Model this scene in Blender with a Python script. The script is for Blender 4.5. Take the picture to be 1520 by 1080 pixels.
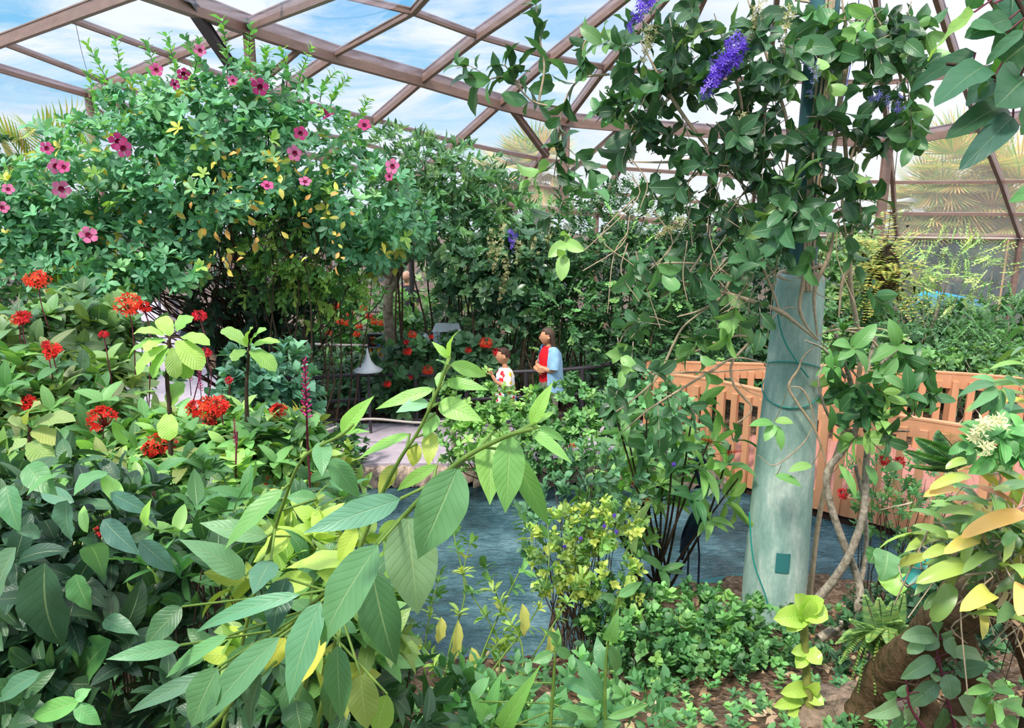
import bpy, math, random
import numpy as np
from mathutils import Vector, Matrix
PI = math.pi
for o in list(bpy.data.objects): bpy.data.objects.remove(o)
SC = bpy.context.scene
COL = SC.collection

# ------------------------------------------------------------------ camera
F, CX, CY = 1119.0, 760.0, 540.0
PITCH = math.radians(13.0)
CAM = np.array([0.0, 0.0, 3.3])
cam = bpy.data.cameras.new('camera')
cam.sensor_width = 36; cam.lens = F / 1520 * 36; cam.clip_end = 300; cam.clip_start = 0.05
camo = bpy.data.objects.new('camera', cam); COL.objects.link(camo)
camo.location = CAM; camo.rotation_euler = (PI/2 - PITCH, 0, 0)
SC.camera = camo
SC.view_settings.view_transform = 'Standard'
SC.view_settings.look = 'None'
SC.view_settings.exposure = 0.5
SC.view_settings.gamma = 1.0

# ------------------------------------------------------------------ sky
W = bpy.data.worlds.new('sky'); SC.world = W; W.use_nodes = True
nt = W.node_tree; nt.nodes.clear()
def nd(tree, typ, **kw):
    n = tree.nodes.new(typ)
    for k, v in kw.items():
        if k in n.inputs.keys(): n.inputs[k].default_value = v
        else: setattr(n, k, v)
    return n
def mathn(tree, op, a, b=None, c=None, clamp=False):
    n = tree.nodes.new('ShaderNodeMath'); n.operation = op; n.use_clamp = clamp
    for i, x in enumerate((a, b, c)):
        if x is None: continue
        if isinstance(x, (int, float)): n.inputs[i].default_value = x
        else: tree.links.new(x, n.inputs[i])
    return n.outputs[0]
def mixc(tree, fac, a, b, mode='MIX'):
    n = tree.nodes.new('ShaderNodeMix'); n.data_type = 'RGBA'; n.blend_type = mode
    for s, x in ((n.inputs[0], fac), (n.inputs[6], a), (n.inputs[7], b)):
        if isinstance(x, (int, float)): s.default_value = x
        elif isinstance(x, tuple): s.default_value = (*x[:3], 1)
        else: tree.links.new(x, s)
    return n.outputs[2]
def ramp(tree, fac, stops):
    n = tree.nodes.new('ShaderNodeValToRGB'); e = n.color_ramp.elements
    while len(e) > len(stops): e.remove(e[-1])
    while len(e) < len(stops): e.new(0.5)
    for el, (p, c) in zip(e, stops):
        el.position = p; el.color = (*c, 1) if len(c) == 3 else c
    tree.links.new(fac, n.inputs[0]); return n.outputs[0]
def lin(h):
    if isinstance(h, str): c = [int(h[i:i+2], 16)/255 for i in (0, 2, 4)]
    else: c = [x/255 for x in h]
    return tuple(x/12.92 if x <= .04045 else ((x+.055)/1.055)**2.4 for x in c)
tc = nd(nt, 'ShaderNodeTexCoord'); sp = nd(nt, 'ShaderNodeSeparateXYZ')
nt.links.new(tc.outputs['Generated'], sp.inputs[0])
zz = mathn(nt, 'ADD', mathn(nt, 'MAXIMUM', sp.outputs[2], 0.0), 0.16)
cb = nd(nt, 'ShaderNodeCombineXYZ')
nt.links.new(mathn(nt, 'DIVIDE', sp.outputs[0], zz), cb.inputs[0])
nt.links.new(mathn(nt, 'MULTIPLY', mathn(nt, 'DIVIDE', sp.outputs[1], zz), 1.6), cb.inputs[1])
n1 = nd(nt, 'ShaderNodeTexNoise', Scale=0.75, Detail=7.0, Roughness=0.62, Distortion=1.3)
nt.links.new(cb.outputs[0], n1.inputs['Vector'])
cl = ramp(nt, n1.outputs['Fac'], [(0.40, (0, 0, 0)), (0.60, (1, 1, 1))])
blue = ramp(nt, sp.outputs[2], [(0.0, lin('d4ecf6')), (0.12, lin('8ccdf2')), (0.3, lin('66aee8')), (0.8, lin('b4cdea'))])
base = mixc(nt, cl, blue, lin('eaf3fa'))
rightw = mathn(nt, 'MULTIPLY', mathn(nt, 'ADD', sp.outputs[0], -0.05), 4.0, clamp=True)
base = mixc(nt, mathn(nt, 'MULTIPLY', rightw, 0.85), base, (1.0, 1.0, 1.02))
hz = mathn(nt, 'SUBTRACT', 1.0, mathn(nt, 'MULTIPLY', sp.outputs[2], 9.0, clamp=True), clamp=True)
base = mixc(nt, mathn(nt, 'MULTIPLY', hz, 0.55), base, lin('e6f1f6'))
bg = nd(nt, 'ShaderNodeBackground'); wo = nd(nt, 'ShaderNodeOutputWorld')
nt.links.new(base, bg.inputs[0])
# brighter towards the zenith (overcast dome) and dark under the horizon
st = ramp(nt, sp.outputs[2], [(0.0, (.78,)*3), (0.25, (.78,)*3), (0.6, (1.5,)*3), (1.0, (1.8,)*3)])
nt.links.new(st, bg.inputs[1]); nt.links.new(bg.outputs[0], wo.inputs[0])

sun = bpy.data.lights.new('sun', 'SUN'); sun.energy = 3.6; sun.angle = math.radians(9); sun.color = (1.0, .93, .82)
suno = bpy.data.objects.new('sun', sun); COL.objects.link(suno)
suno.rotation_euler = Vector((0.34, 0.46, -0.80)).to_track_quat('-Z', 'Y').to_euler()

# ------------------------------------------------------------------ helpers
cp, spn = math.cos(PITCH), math.sin(PITCH)
def ray(u, v):
    a, b = (u-CX)/F, (CY-v)/F
    return np.array([a, cp + b*spn, -spn + b*cp])
def at(u, v, Y):
    d = ray(u, v); return CAM + d*(Y/d[1])
def ong(u, v, z=0.0):
    d = ray(u, v); return CAM + d*((z-CAM[2])/d[2])
def pxm(p):                                   # metres per pixel at a point
    p = np.asarray(p) - CAM; return (p[1]*cp - p[2]*spn)/F
def link(o, parent=None):
    COL.objects.link(o)
    if parent is not None: o.parent = parent
    return o
def tag(o, label=None, cat=None, group=None, kind=None):
    if label: o['label'] = label
    if cat: o['category'] = cat
    if group: o['group'] = group
    if kind: o['kind'] = kind
    return o
def empty(name, loc, label=None, cat=None, group=None, kind=None):
    o = bpy.data.objects.new(name, None); o.location = tuple(float(x) for x in loc); o.empty_display_size = .1
    link(o); return tag(o, label, cat, group, kind)
def norm(a): return a/np.maximum(np.linalg.norm(a, axis=-1, keepdims=True), 1e-9)

class MB:
    """collects quads / n-gons with uv + colour; builds ONE mesh object"""
    def __init__(s): s.v=[]; s.f=[]; s.uv=[]; s.c=[]; s.n=0; s.misc=[]
    def quads(s, v, f, uv=None, c=None):
        v = np.asarray(v, float).reshape(-1, 3); f = np.asarray(f, int)
        s.v.append(v); s.f.append(f + s.n)
        s.uv.append(np.zeros((len(v), 2)) if uv is None else np.asarray(uv).reshape(-1, 2))
        cc = np.ones((len(v), 3)) if c is None else np.broadcast_to(np.asarray(c, float).reshape(-1, 3), (len(v), 3))
        s.c.append(cc); s.n += len(v); return s
    def build(s, name, mat, parent=None, smooth=True, loc=None, label=None):
        v = np.concatenate(s.v); f = np.concatenate(s.f); uv = np.concatenate(s.uv); c = np.concatenate(s.c)
        org = np.zeros(3)
        if parent is not None: org = np.array(parent.matrix_world.translation) if parent.parent else np.array(parent.location)
        elif loc is not None: org = np.asarray(loc, float)
        me = bpy.data.meshes.new(name)
        me.vertices.add(len(v)); me.vertices.foreach_set('co', (v-org).astype('f').ravel())
        me.loops.add(f.size); me.loops.foreach_set('vertex_index', f.ravel().astype('i'))
        me.polygons.add(len(f)); me.polygons.foreach_set('loop_start', (np.arange(len(f))*4).astype('i'))
        try: me.polygons.foreach_set('loop_total', np.full(len(f), 4, 'i'))
        except Exception: pass
        me.polygons.foreach_set('use_smooth', np.full(len(f), bool(smooth)))
        ul = me.uv_layers.new(name='uv'); ul.data.foreach_set('uv', uv[f.ravel()].astype('f').ravel())
        ca = me.color_attributes.new('Col', 'FLOAT_COLOR', 'POINT')
        ca.data.foreach_set('color', np.concatenate([c, np.ones((len(c), 1))], 1).astype('f').ravel())
        me.update(calc_edges=True); me.validate()
        if mat: me.materials.append(mat)
        o = bpy.data.objects.new(name, me); link(o, parent)
        if parent is None: o.location = tuple(org)
        if label: o['label'] = label
        return o
    # --- shapes
    def hexa(s, p, c=None):                    # 8 corners: bottom 4 ccw, top 4
        p = np.asarray(p, float)
        fs = [(0,3,2,1),(4,5,6,7),(0,1,5,4),(1,2,6,5),(2,3,7,6),(3,0,4,7)]
        v = np.concatenate([p[list(f)] for f in fs]); uv = np.tile([[0,0],[1,0],[1,1],[0,1]], (6,1))
        return s.quads(v, np.arange(24).reshape(6, 4), uv, c)
    def box(s, c0, size, rz=0.0, col=None):
        x, y, z = np.asarray(size)/2; r = np.array([[math.cos(rz), -math.sin(rz), 0],[math.sin(rz), math.cos(rz), 0],[0,0,1]])
        p = np.array([(-x,-y,-z),(x,-y,-z),(x,y,-z),(-x,y,-z),(-x,-y,z),(x,-y,z),(x,y,z),(-x,y,z)]) @ r.T + np.asarray(c0)
        return s.hexa(p, col)
    def bar(s, a, b, w, h, up=(0,0,1), col=None):
        a, b = np.asarray(a, float), np.asarray(b, float); d = norm(b-a)
        x = np.cross(d, up); x = norm(x if np.linalg.norm(x) > 1e-4 else np.cross(d, (0,1,0))); z = np.cross(x, d)
        q = [(-w/2,-h/2),(w/2,-h/2),(w/2,h/2),(-w/2,h/2)]
        return s.hexa([a+x*i+z*j for i, j in q] + [b+x*i+z*j for i, j in q], col)
    def tube(s, pts, r, n=6, col=None, cap=True):
        pts = np.asarray(pts, float); m = len(pts)
        r = np.full(m, float(r)) if np.ndim(r) < 1 else np.interp(np.linspace(0, 1, m), np.linspace(0, 1, len(r)), r)
        t = np.gradient(pts, axis=0) if m > 2 else np.array([pts[1]-pts[0]]*2); t = norm(t)
        ref = np.array([0.31, 0.17, 0.93]) if abs(t[0][2]) < .9 else np.array([1., .1, 0])
        x = np.zeros_like(t); cur = norm(np.cross(t[0], ref))
        for i in range(m):
            cur = cur - t[i]*np.dot(cur, t[i]); cur = norm(cur); x[i] = cur
        y = np.cross(t, x); a = np.linspace(0, 2*PI, n+1)[:-1]
        v = pts[:,None] + r[:,None,None]*(np.cos(a)[None,:,None]*x[:,None] + np.sin(a)[None,:,None]*y[:,None])
        idx = np.arange(m*n).reshape(m, n); f = np.stack([idx[:-1], np.roll(idx[:-1], -1, 1), np.roll(idx[1:], -1, 1), idx[1:]], -1).reshape(-1, 4)
        ln = np.concatenate([[0], np.cumsum(np.linalg.norm(np.diff(pts, axis=0), axis=1))])
        uv = np.stack(np.broadcast_arrays(np.linspace(0, 1, n)[None], ln[:, None]), -1)
        s.quads(v.reshape(-1, 3), f, uv, col)
        if cap:
            for k, q in ((0, 0), (m-1, 1)):
                vv = np.concatenate([v[k], [pts[k]]]); ff = [(i, (i+1) % n, n, n) if q else ((i+1) % n, i, n, n) for i in range(n)]
                s.tris(vv, ff, col)
        return s
    def tris(s, v, f, col=None):               # triangles stored as quads with an extra mid vertex
        v = np.asarray(v, float); vs = []; fs = []
        for t in f:
            a, b, c = v[t[0]], v[t[1]], v[t[2]]; k = len(vs); vs += [a, b, (b+c)/2, c]; fs.append((k, k+1, k+2, k+3))
        return s.quads(vs, fs, None, col)
    def lathe(s, c, prof, n=24, col=None, axis=None):
        prof = np.asarray(prof, float); a = np.linspace(0, 2*PI, n+1)[:-1]; m = len(prof)
        v = np.stack([prof[:,0,None]*np.cos(a), prof[:,0,None]*np.sin(a), np.broadcast_to(prof[:,1,None], (m, n))], -1)
        if axis is not None:
            q = Vector((0,0,1)).rotation_difference(Vector(axis)).to_matrix(); v = v @ np.array(q).T
        idx = np.arange(m*n).reshape(m, n); f = np.stack([idx[:-1], np.roll(idx[:-1], -1, 1), np.roll(idx[1:], -1, 1), idx[1:]], -1).reshape(-1, 4)
        return s.quads(v.reshape(-1, 3)+np.asarray(c), f, None, col)
    def grid(s, P, col=None, uv=None):         # P (a,b,3)
        P = np.asarray(P, float); a, b = P.shape[:2]; idx = np.arange(a*b).reshape(a, b)
        f = np.stack([idx[:-1,:-1], idx[:-1,1:], idx[1:,1:], idx[1:,:-1]], -1).reshape(-1, 4)
        if uv is None: uv = np.stack(np.meshgrid(np.linspace(0, 1, b), np.linspace(0, 1, a)), -1)
        return s.quads(P.reshape(-1, 3), f, uv, col)
    def leaves(s, pos, d, n, L, Wd, sag=.08, col=(.1,.3,.1), fold=.25, shape=(.7, .9), res=(3, 3), wave=0.0, tipcol=None, tw=0.0):
        pos = np.atleast_2d(pos); N = len(pos); d = norm(np.atleast_2d(d)); n = np.broadcast_to(np.atleast_2d(n), (N, 3))
        x = np.cross(d, n); x = norm(x); n = norm(np.cross(x, d))
        L = np.broadcast_to(L, (N,)); Wd = np.broadcast_to(Wd, (N,)); sag = np.broadcast_to(sag, (N,)); tw = np.broadcast_to(tw, (N,))
        S, T = res; ss = np.linspace(0, 1, S+1); t = np.linspace(-1, 1, T); a, b = shape
        ss2 = ss**0.9
        w = np.maximum(ss2, 1e-4)**a*np.maximum(1-ss2, 1e-4)**b; w = w/((a/(a+b))**a*(b/(a+b))**b)
        if S <= 3: w = w*1.05
        w[0] = max(w[0]*.5, .02); w[-1] = .01
        w = w*.5
        hw = Wd[:,None]*w[None]                                         # N,S+1
        arch = sag[:,None]*L[:,None]*4*ss*(1-ss)
        ctr = pos[:,None]+d[:,None]*(L[:,None]*ss)[...,None]+n[:,None]*arch[...,None]
        sl = sag[:,None]*4*(1-2*ss)
        ln_ = norm(n[:,None]*1.0-d[:,None]*sl[...,None])
        ang = tw[:,None]*ss
        xx = x[:,None]*np.cos(ang)[...,None] + ln_*np.sin(ang)[...,None]; ln_ = norm(np.cross(xx, d[:,None]+n[:,None]*sl[...,None]))
        P = ctr[:,:,None] + xx[:,:,None]*(hw[...,None]*t)[...,None] + ln_[:,:,None]*(fold*hw[...,None]*np.abs(t))[...,None]
        if wave:
            ph = np.arange(N)*1.7
            P = P + ln_[:,:,None]*(wave*hw[...,None]*(np.abs(t)**2)*np.sin(ss*17+ph[:,None])[...,None]*np.sign(t+.001))[...,None]
        R = S+1; idx = np.arange(N*R*T).reshape(N, R, T)
        f = np.stack([idx[:,:-1,:-1], idx[:,:-1,1:], idx[:,1:,1:], idx[:,1:,:-1]], -1).reshape(-1, 4)
        uv = np.stack(np.broadcast_arrays(t[None,None,:], ss[None,:,None]), -1); uv = np.broadcast_to(uv, (N, R, T, 2))
        c = np.broadcast_to(np.atleast_2d(col), (N, 3))[:,None,None,:]*np.ones((1, R, T, 1))
        if tipcol is not None:
            tcx, k0 = tipcol; m = np.clip((ss-k0)/.3, 0, 1)[None,:,None,None]; c = c*(1-m)+np.asarray(tcx)*m
        return s.quads(P.reshape(-1, 3), f, uv.reshape(-1, 2), c.reshape(-1, 3))

def spline(pts, n=24):
    pts = np.asarray(pts, float)
    if len(pts) < 3: return np.array([pts[0]*(1-t)+pts[-1]*t for t in np.linspace(0, 1, n)])
    P = np.concatenate([[2*pts[0]-pts[1]], pts, [2*pts[-1]-pts[-2]]]); out = []; k = len(pts)-1
    for q in np.linspace(0, k-1e-6, n):
        i = int(q); t = q-i; a, b, c, d = P[i:i+4]
        out.append(.5*((2*b)+(-a+c)*t+(2*a-5*b+4*c-d)*t*t+(-a+3*b-3*c+d)*t**3))
    return np.array(out)

# ------------------------------------------------------------------ materials
MATS = {}
def newmat(name):
    m = bpy.data.materials.new(name); m.use_nodes = True; t = m.node_tree; t.nodes.clear()
    o = t.nodes.new('ShaderNodeOutputMaterial'); return m, t, o
def solid(name, c, rough=.6, spec=.4, metal=0, noise=0, nscale=8, bump=0, c2=None, streak=None):
    if name in MATS: return MATS[name]
    m, t, o = newmat(name); b = nd(t, 'ShaderNodeBsdfPrincipled', Roughness=rough, Metallic=metal)
    b.inputs['Specular IOR Level'].default_value = spec
    c = lin(c) if isinstance(c, str) else c
    b.inputs['Base Color'].default_value = (*c, 1)
    if noise or bump or c2:
        tcn = nd(t, 'ShaderNodeTexCoord'); mp = nd(t, 'ShaderNodeMapping'); t.links.new(tcn.outputs['Object'], mp.inputs[0])
        if streak: mp.inputs['Scale'].default_value = streak
        nn = nd(t, 'ShaderNodeTexNoise', Scale=nscale, Detail=6.0, Roughness=.65); t.links.new(mp.outputs[0], nn.inputs['Vector'])
        cc2 = lin(c2) if isinstance(c2, str) else (c2 or tuple(x*.5 for x in c))
        r = ramp(t, nn.outputs['Fac'], [(0.5-.22, cc2), (0.5+.22, c)])
        t.links.new(mixc(t, min(1, noise or 1), c, r), b.inputs['Base Color'])
        if bump:
            bp = nd(t, 'ShaderNodeBump', Strength=bump, Distance=.02); t.links.new(nn.outputs['Fac'], bp.inputs['Height']); t.links.new(bp.outputs[0], b.inputs['Normal'])
    t.links.new(b.outputs[0], o.inputs[0]); MATS[name] = m; return m
def leafmat(name, vein=0.0, rough=.42, spec=.45, trans=.32, freq=9.0, veincol=(.75, .9, .45), bump=.0, pleat=False, tint=(1.08, 1.02, .84)):
    m, t, o = newmat(name)
    at_ = nd(t, 'ShaderNodeAttribute', attribute_name='Col'); col = mixc(t, 1.0, at_.outputs['Color'], tint, 'MULTIPLY')
    if tint[2] < 1: hs = nd(t, 'ShaderNodeHueSaturation', Saturation=.87, Value=1.04); t.links.new(col, hs.inputs['Color']); col = hs.outputs[0]
    b = nd(t, 'ShaderNodeBsdfPrincipled', Roughness=rough); b.inputs['Specular IOR Level'].default_value = spec
    if vein:
        uv = nd(t, 'ShaderNodeUVMap', uv_map='uv'); s = nd(t, 'ShaderNodeSeparateXYZ'); t.links.new(uv.outputs[0], s.inputs[0])
        au = mathn(t, 'ABSOLUTE', s.outputs[0])
        mid = mathn(t, 'SUBTRACT', 1.0, mathn(t, 'MULTIPLY', au, 16.0), clamp=True)
        q = mathn(t, 'MULTIPLY', mathn(t, 'SUBTRACT', s.outputs[1], mathn(t, 'MULTIPLY', mathn(t, 'POWER', au, .85), .24)), freq)
        fr = mathn(t, 'ABSOLUTE', mathn(t, 'SUBTRACT', mathn(t, 'FRACT', q), .5))       # 0 at the vein
        sv = mathn(t, 'SUBTRACT', 1.0, mathn(t, 'MULTIPLY', fr, 8.0), clamp=True)
        sv = mathn(t, 'MULTIPLY', sv, mathn(t, 'SUBTRACT', 1.05, au, clamp=True))
        allv = mid
        tcn = nd(t, 'ShaderNodeTexCoord'); nn = nd(t, 'ShaderNodeTexNoise', Scale=22.0, Detail=4.0); t.links.new(tcn.outputs['Object'], nn.inputs['Vector'])
        mot = mixc(t, mathn(t, 'MULTIPLY', nn.outputs['Fac'], .35), col, mixc(t, 1.0, col, (.6, .72, .55), 'MULTIPLY'))
        mot = mixc(t, mathn(t, 'MULTIPLY', sv, .6), mot, mixc(t, 1.0, col, (.55, .66, .5), 'MULTIPLY'))
        col = mixc(t, mathn(t, 'MULTIPLY', allv, vein), mot, mixc(t, .4, col, veincol))
        hgt_ = mathn(t, 'SUBTRACT', mathn(t, 'MULTIPLY', mathn(t, 'SMOOTH_MIN', fr, .22, .1), 1.1 if not pleat else 2.6), mathn(t, 'MULTIPLY', mid, 1.0))
        bp = nd(t, 'ShaderNodeBump', Strength=.45, Distance=.003 if not pleat else .008)
        t.links.new(mathn(t, 'ADD', hgt_, mathn(t, 'MULTIPLY', nn.outputs['Fac'], .3)), bp.inputs['Height']); t.links.new(bp.outputs[0], b.inputs['Normal'])
    t.links.new(col, b.inputs['Base Color'])
    tr = nd(t, 'ShaderNodeBsdfTranslucent'); t.links.new(mixc(t, 1.0, col, (1.25, 1.35, .55) if tint[2] < 1 else (1.1, 1.1, 1.1), 'MULTIPLY'), tr.inputs[0])
    mx = nd(t, 'ShaderNodeMixShader'); mx.inputs[0].default_value = trans
    t.links.new(b.outputs[0], mx.inputs[1]); t.links.new(tr.outputs[0], mx.inputs[2]); t.links.new(mx.outputs[0], o.inputs[0])
    return m
LEAF = leafmat('leaf_plain', rough=.5, trans=.3)
LEAFG = leafmat('leaf_glossy', rough=.32, spec=.6, trans=.25)
LEAFV = leafmat('leaf_veined', vein=.6, rough=.4, spec=.5, trans=.28)
LEAFR = leafmat('leaf_ribbed', vein=.6, rough=.42, freq=12.0, trans=.35, pleat=True)
LEAFS = leafmat('leaf_strap', vein=0, rough=.36, spec=.5, trans=.2)
PETAL = leafmat('petal', rough=.6, spec=.2, trans=.35, tint=(1, 1, 1.0))
BARK = solid('bark_brown', '6b5a48', .85, .2, noise=1, nscale=30, bump=.6, c2='2e241c')
BARKG = solid('bark_grey', 'b8ae9c', .8, .2, noise=1, nscale=30, bump=.5, c2='5e5448')
TWIG = solid('twig_tan', 'bcab90', .8, .2, noise=1, nscale=25, c2='94816a')
STEMG = solid('stem_green', '6f8a3c', .55, .3, noise=1, nscale=20, c2='4c6a2a')
STEMD = solid('stem_dark', '4a3a2e', .75, .2, noise=1, nscale=30, c2='2a211a')
STEMP = solid('stem_purple', '6a3040', .6, .3)
BRONZE = solid('bronze_aluminium', '967a6e', .45, .5, noise=.8, nscale=3, c2='735a54', streak=(1, 1, 4))
BRONZED = solid('dark_bronze_rail', '3a363c', .45, .5, noise=.5, nscale=9, c2='2a282c')
# ------------------------------------------------------------------ ground, pond, path
WATER = -0.25
POND = np.array([ong(u, v, WATER)[:2] for u, v in [(430,722),(560,717),(700,715),(900,715),(1040,716),(1200,712),(1420,716),(1620,760),(1600,850),
    (1500,885),(1330,890),(1240,885),(1190,872),(1120,872),(1040,885),(960,900),(890,950),(845,1020),(760,1040),(640,1036),(540,1010),(480,930),(430,820)]])
def sdist(x, y, poly=POND):                   # + outside, - inside
    x = np.asarray(x, float); y = np.asarray(y, float); d = np.full(x.shape, 1e9); ins = np.zeros(x.shape, bool); n = len(poly)
    for i in range(n):
        a, b = poly[i], poly[(i+1) % n]; e = b-a
        t = np.clip(((x-a[0])*e[0]+(y-a[1])*e[1])/np.dot(e, e), 0, 1)
        d = np.minimum(d, np.hypot(x-a[0]-t*e[0], y-a[1]-t*e[1]))
        c = ((a[1] > y) != (b[1] > y)); xi = a[0]+(y-a[1])*(b[0]-a[0])/(b[1]-a[1]+1e-12); ins ^= c & (x < xi)
    return np.where(ins, -d, d)
def hgt(x, y, pond=True):
    x = np.asarray(x, float); y = np.asarray(y, float)
    h = np.interp(y, [-3, 0, 1.5, 2.4, 3.2, 4, 4.8, 6, 8.5, 9, 40], [1.75, 1.68, 1.4, 1.05, .7, .32, .06, -.02, -.04, 0, 0])
    h = h + .035*np.sin(x*2.3+y*1.7)*np.sin(y*3.1-x) * (y < 8.5) + .02*np.sin(x*9)*np.sin(y*8+x*3) * (y < 8.5)
    if pond:
        s = sdist(x, y); h = np.where(s < .06, np.minimum(h, -.75), h)
    return h
gx = np.concatenate([np.arange(-30, -8, 1.0), np.arange(-8, 9, .09), np.arange(9, 31, 1.0)]); gy = np.concatenate([np.arange(-3, 11, .09), np.arange(11, 60, 1.2)])
X, Y = np.meshgrid(gx, gy); Z = hgt(X, Y)
def dirtmat():
    m, t, o = newmat('soil_mulch'); b = nd(t, 'ShaderNodeBsdfPrincipled', Roughness=.95); b.inputs['Specular IOR Level'].default_value = .15
    tcn = nd(t, 'ShaderNodeTexCoord'); n1 = nd(t, 'ShaderNodeTexNoise', Scale=3.0, Detail=5.0); v1 = nd(t, 'ShaderNodeTexVoronoi', Scale=26.0); n2 = nd(t, 'ShaderNodeTexNoise', Scale=45.0, Detail=4.0)
    for n in (n1, v1, n2): t.links.new(tcn.outputs['Object'], n.inputs['Vector'])
    c = ramp(t, n1.outputs['Fac'], [(.3, lin('3a2c22')), (.55, lin('5e4a3a')), (.75, lin('8a705c'))])
    c = mixc(t, .35, c, ramp(t, v1.outputs['Color'], [(.1, lin('2a201a')), (.5, lin('7a6450')), (.9, lin('b49c86'))]))
    t.links.new(c, b.inputs['Base Color']); bp = nd(t, 'ShaderNodeBump', Strength=.9, Distance=.03)
    t.links.new(mathn(t, 'ADD', v1.outputs['Distance'], n2.outputs['Fac']), bp.inputs['Height']); t.links.new(bp.outputs[0], b.inputs['Normal'])
    t.links.new(b.outputs[0], o.inputs[0]); return m
DIRT = dirtmat()
m = MB(); m.grid(np.stack([X, Y, Z], -1)); g = m.build('ground', DIRT); tag(g, 'brown soil and mulch bank around the pond', 'ground', kind='structure')

def watermat():
    m, t, o = newmat('pond_water'); b = nd(t, 'ShaderNodeBsdfPrincipled', Roughness=.03); b.inputs['Specular IOR Level'].default_value = .5
    b.inputs['IOR'].default_value = 1.33
    b.inputs['Base Color'].default_value = (*lin('3f6a78'), 1)
    tcn = nd(t, 'ShaderNodeTexCoord'); mp = nd(t, 'ShaderNodeMapping'); mp.inputs['Scale'].default_value = (1.0, 2.2, 1); t.links.new(tcn.outputs['Object'], mp.inputs[0])
    n1 = nd(t, 'ShaderNodeTexNoise', Scale=7.0, Detail=3.0, Distortion=.8); n2 = nd(t, 'ShaderNodeTexNoise', Scale=1.3, Detail=6.0, Roughness=.7)
    t.links.new(mp.outputs[0], n1.inputs['Vector']); t.links.new(tcn.outputs['Object'], n2.inputs['Vector'])
    bp = nd(t, 'ShaderNodeBump', Strength=.9, Distance=.05); t.links.new(n1.outputs['Fac'], bp.inputs['Height']); t.links.new(bp.outputs[0], b.inputs['Normal'])
    t.links.new(ramp(t, n2.outputs['Fac'], [(.35, lin('2a4248')), (.5, lin('45656e')), (.7, lin('7698a0'))]), b.inputs['Base Color'])  # base tones lifted to paint in the weak sky reflection
    tr = nd(t, 'ShaderNodeBsdfTransparent'); tr.inputs[0].default_value = (.55, .8, .85, 1)
    mx = nd(t, 'ShaderNodeMixShader'); mx.inputs[0].default_value = .72; t.links.new(tr.outputs[0], mx.inputs[1]); t.links.new(b.outputs[0], mx.inputs[2]); t.links.new(mx.outputs[0], o.inputs[0])
    return m
import bmesh
def polyobj(name, pts, mat, thick=0.0, loc=None, parent=None):
    bm = bmesh.new(); vs = [bm.verts.new(tuple(float(c) for c in p)) for p in pts]; f = bm.faces.new(vs)
    if f.normal.z < 0: f.normal_flip()
    bmesh.ops.triangulate(bm, faces=[f])
    if thick:
        r = bmesh.ops.extrude_face_region(bm, geom=bm.faces[:]); 
        for v in [e for e in r['geom'] if isinstance(e, bmesh.types.BMVert)]: v.co.z += thick
        bmesh.ops.recalc_face_normals(bm, faces=bm.faces)
    me = bpy.data.meshes.new(name); bm.to_mesh(me); bm.free(); me.materials.append(mat)
    o = bpy.data.objects.new(name, me); link(o, parent); return o
w = polyobj('pond_water', [(p[0], p[1], WATER) for p in POND], watermat()); tag(w, 'dark teal rippled pond water under the footbridge', 'water', kind='structure')
# painted liner wall all round the basin
LINER = solid('teal_liner', '2a7d7c', .6, .3, noise=1, nscale=5, c2='1c4a50')
m = MB(); k = len(POND); ring = np.array([POND[i % k] for i in range(k+1)])
# densify
rp = []; 
for i in range(k):
    a, b = ring[i], ring[i+1]; n_ = max(2, int(np.linalg.norm(b-a)/.12)); rp += [a+(b-a)*t for t in np.linspace(0, 1, n_, endpoint=False)]
rp = np.array(rp+[rp[0]])
cen = POND.mean(0); inn = rp + norm(cen-rp)*.03; out = rp + norm(rp-cen)*.09
tops = -.10
m.grid(np.stack([np.c_[inn, np.full(len(inn), -.8)], np.c_[inn, np.full(len(inn), tops)], np.c_[out, np.full(len(out), tops)], np.c_[out, np.full(len(out), -.8)]]))
o = m.build('pond_liner', LINER, smooth=False); tag(o, 'teal painted rim lining the pond edge', 'pond rim', kind='structure')
# coral-stone kerb along the far bank
CORAL = solid('coral_stone', 'c9b4a4', .95, .15, noise=1, nscale=14, bump=1.0, c2='6f5f54')
rng = np.random.default_rng(3)
far = spline([np.r_[ong(u, v, -.1)[:2], -.1] for u, v in [(300,716),(430,712),(560,708),(700,706),(900,706),(1040,708),(1200,706),(1420,708)]], 220)
J = rng.normal(0, .02, (len(far), 6, 3))
prof = np.array([(0,.0,-.12),(0,-.02,.02),(0,.04,.08),(0,.15,.1),(0,.26,.06),(0,.34,-.1)])
m = MB(); m.grid(far[:,None]+prof[None]*np.array([1,1,1.1])+J); o = m.build('trim_1', CORAL); tag(o, 'pale coral-stone edging along the far side of the pond', 'kerb', kind='structure')
# path
CONC = solid('path_concrete', 'b5aab4', .9, .2, noise=.8, nscale=6, bump=.15, c2='958a96')
pp = [(140,452),(238,450),(262,490),(345,590),(360,620),(440,632),(560,632),(700,630),(850,632),(1010,626),(1010,672),(850,688),(700,692),(560,692),(430,706),(300,700),(150,640),(60,560),(100,480)]
o = polyobj('path', [tuple(ong(u, v, 0.0)[:2])+(-.05,) for u, v in pp], CONC, .09); tag(o, 'pale lilac-grey concrete garden path', 'path', kind='structure')

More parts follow.
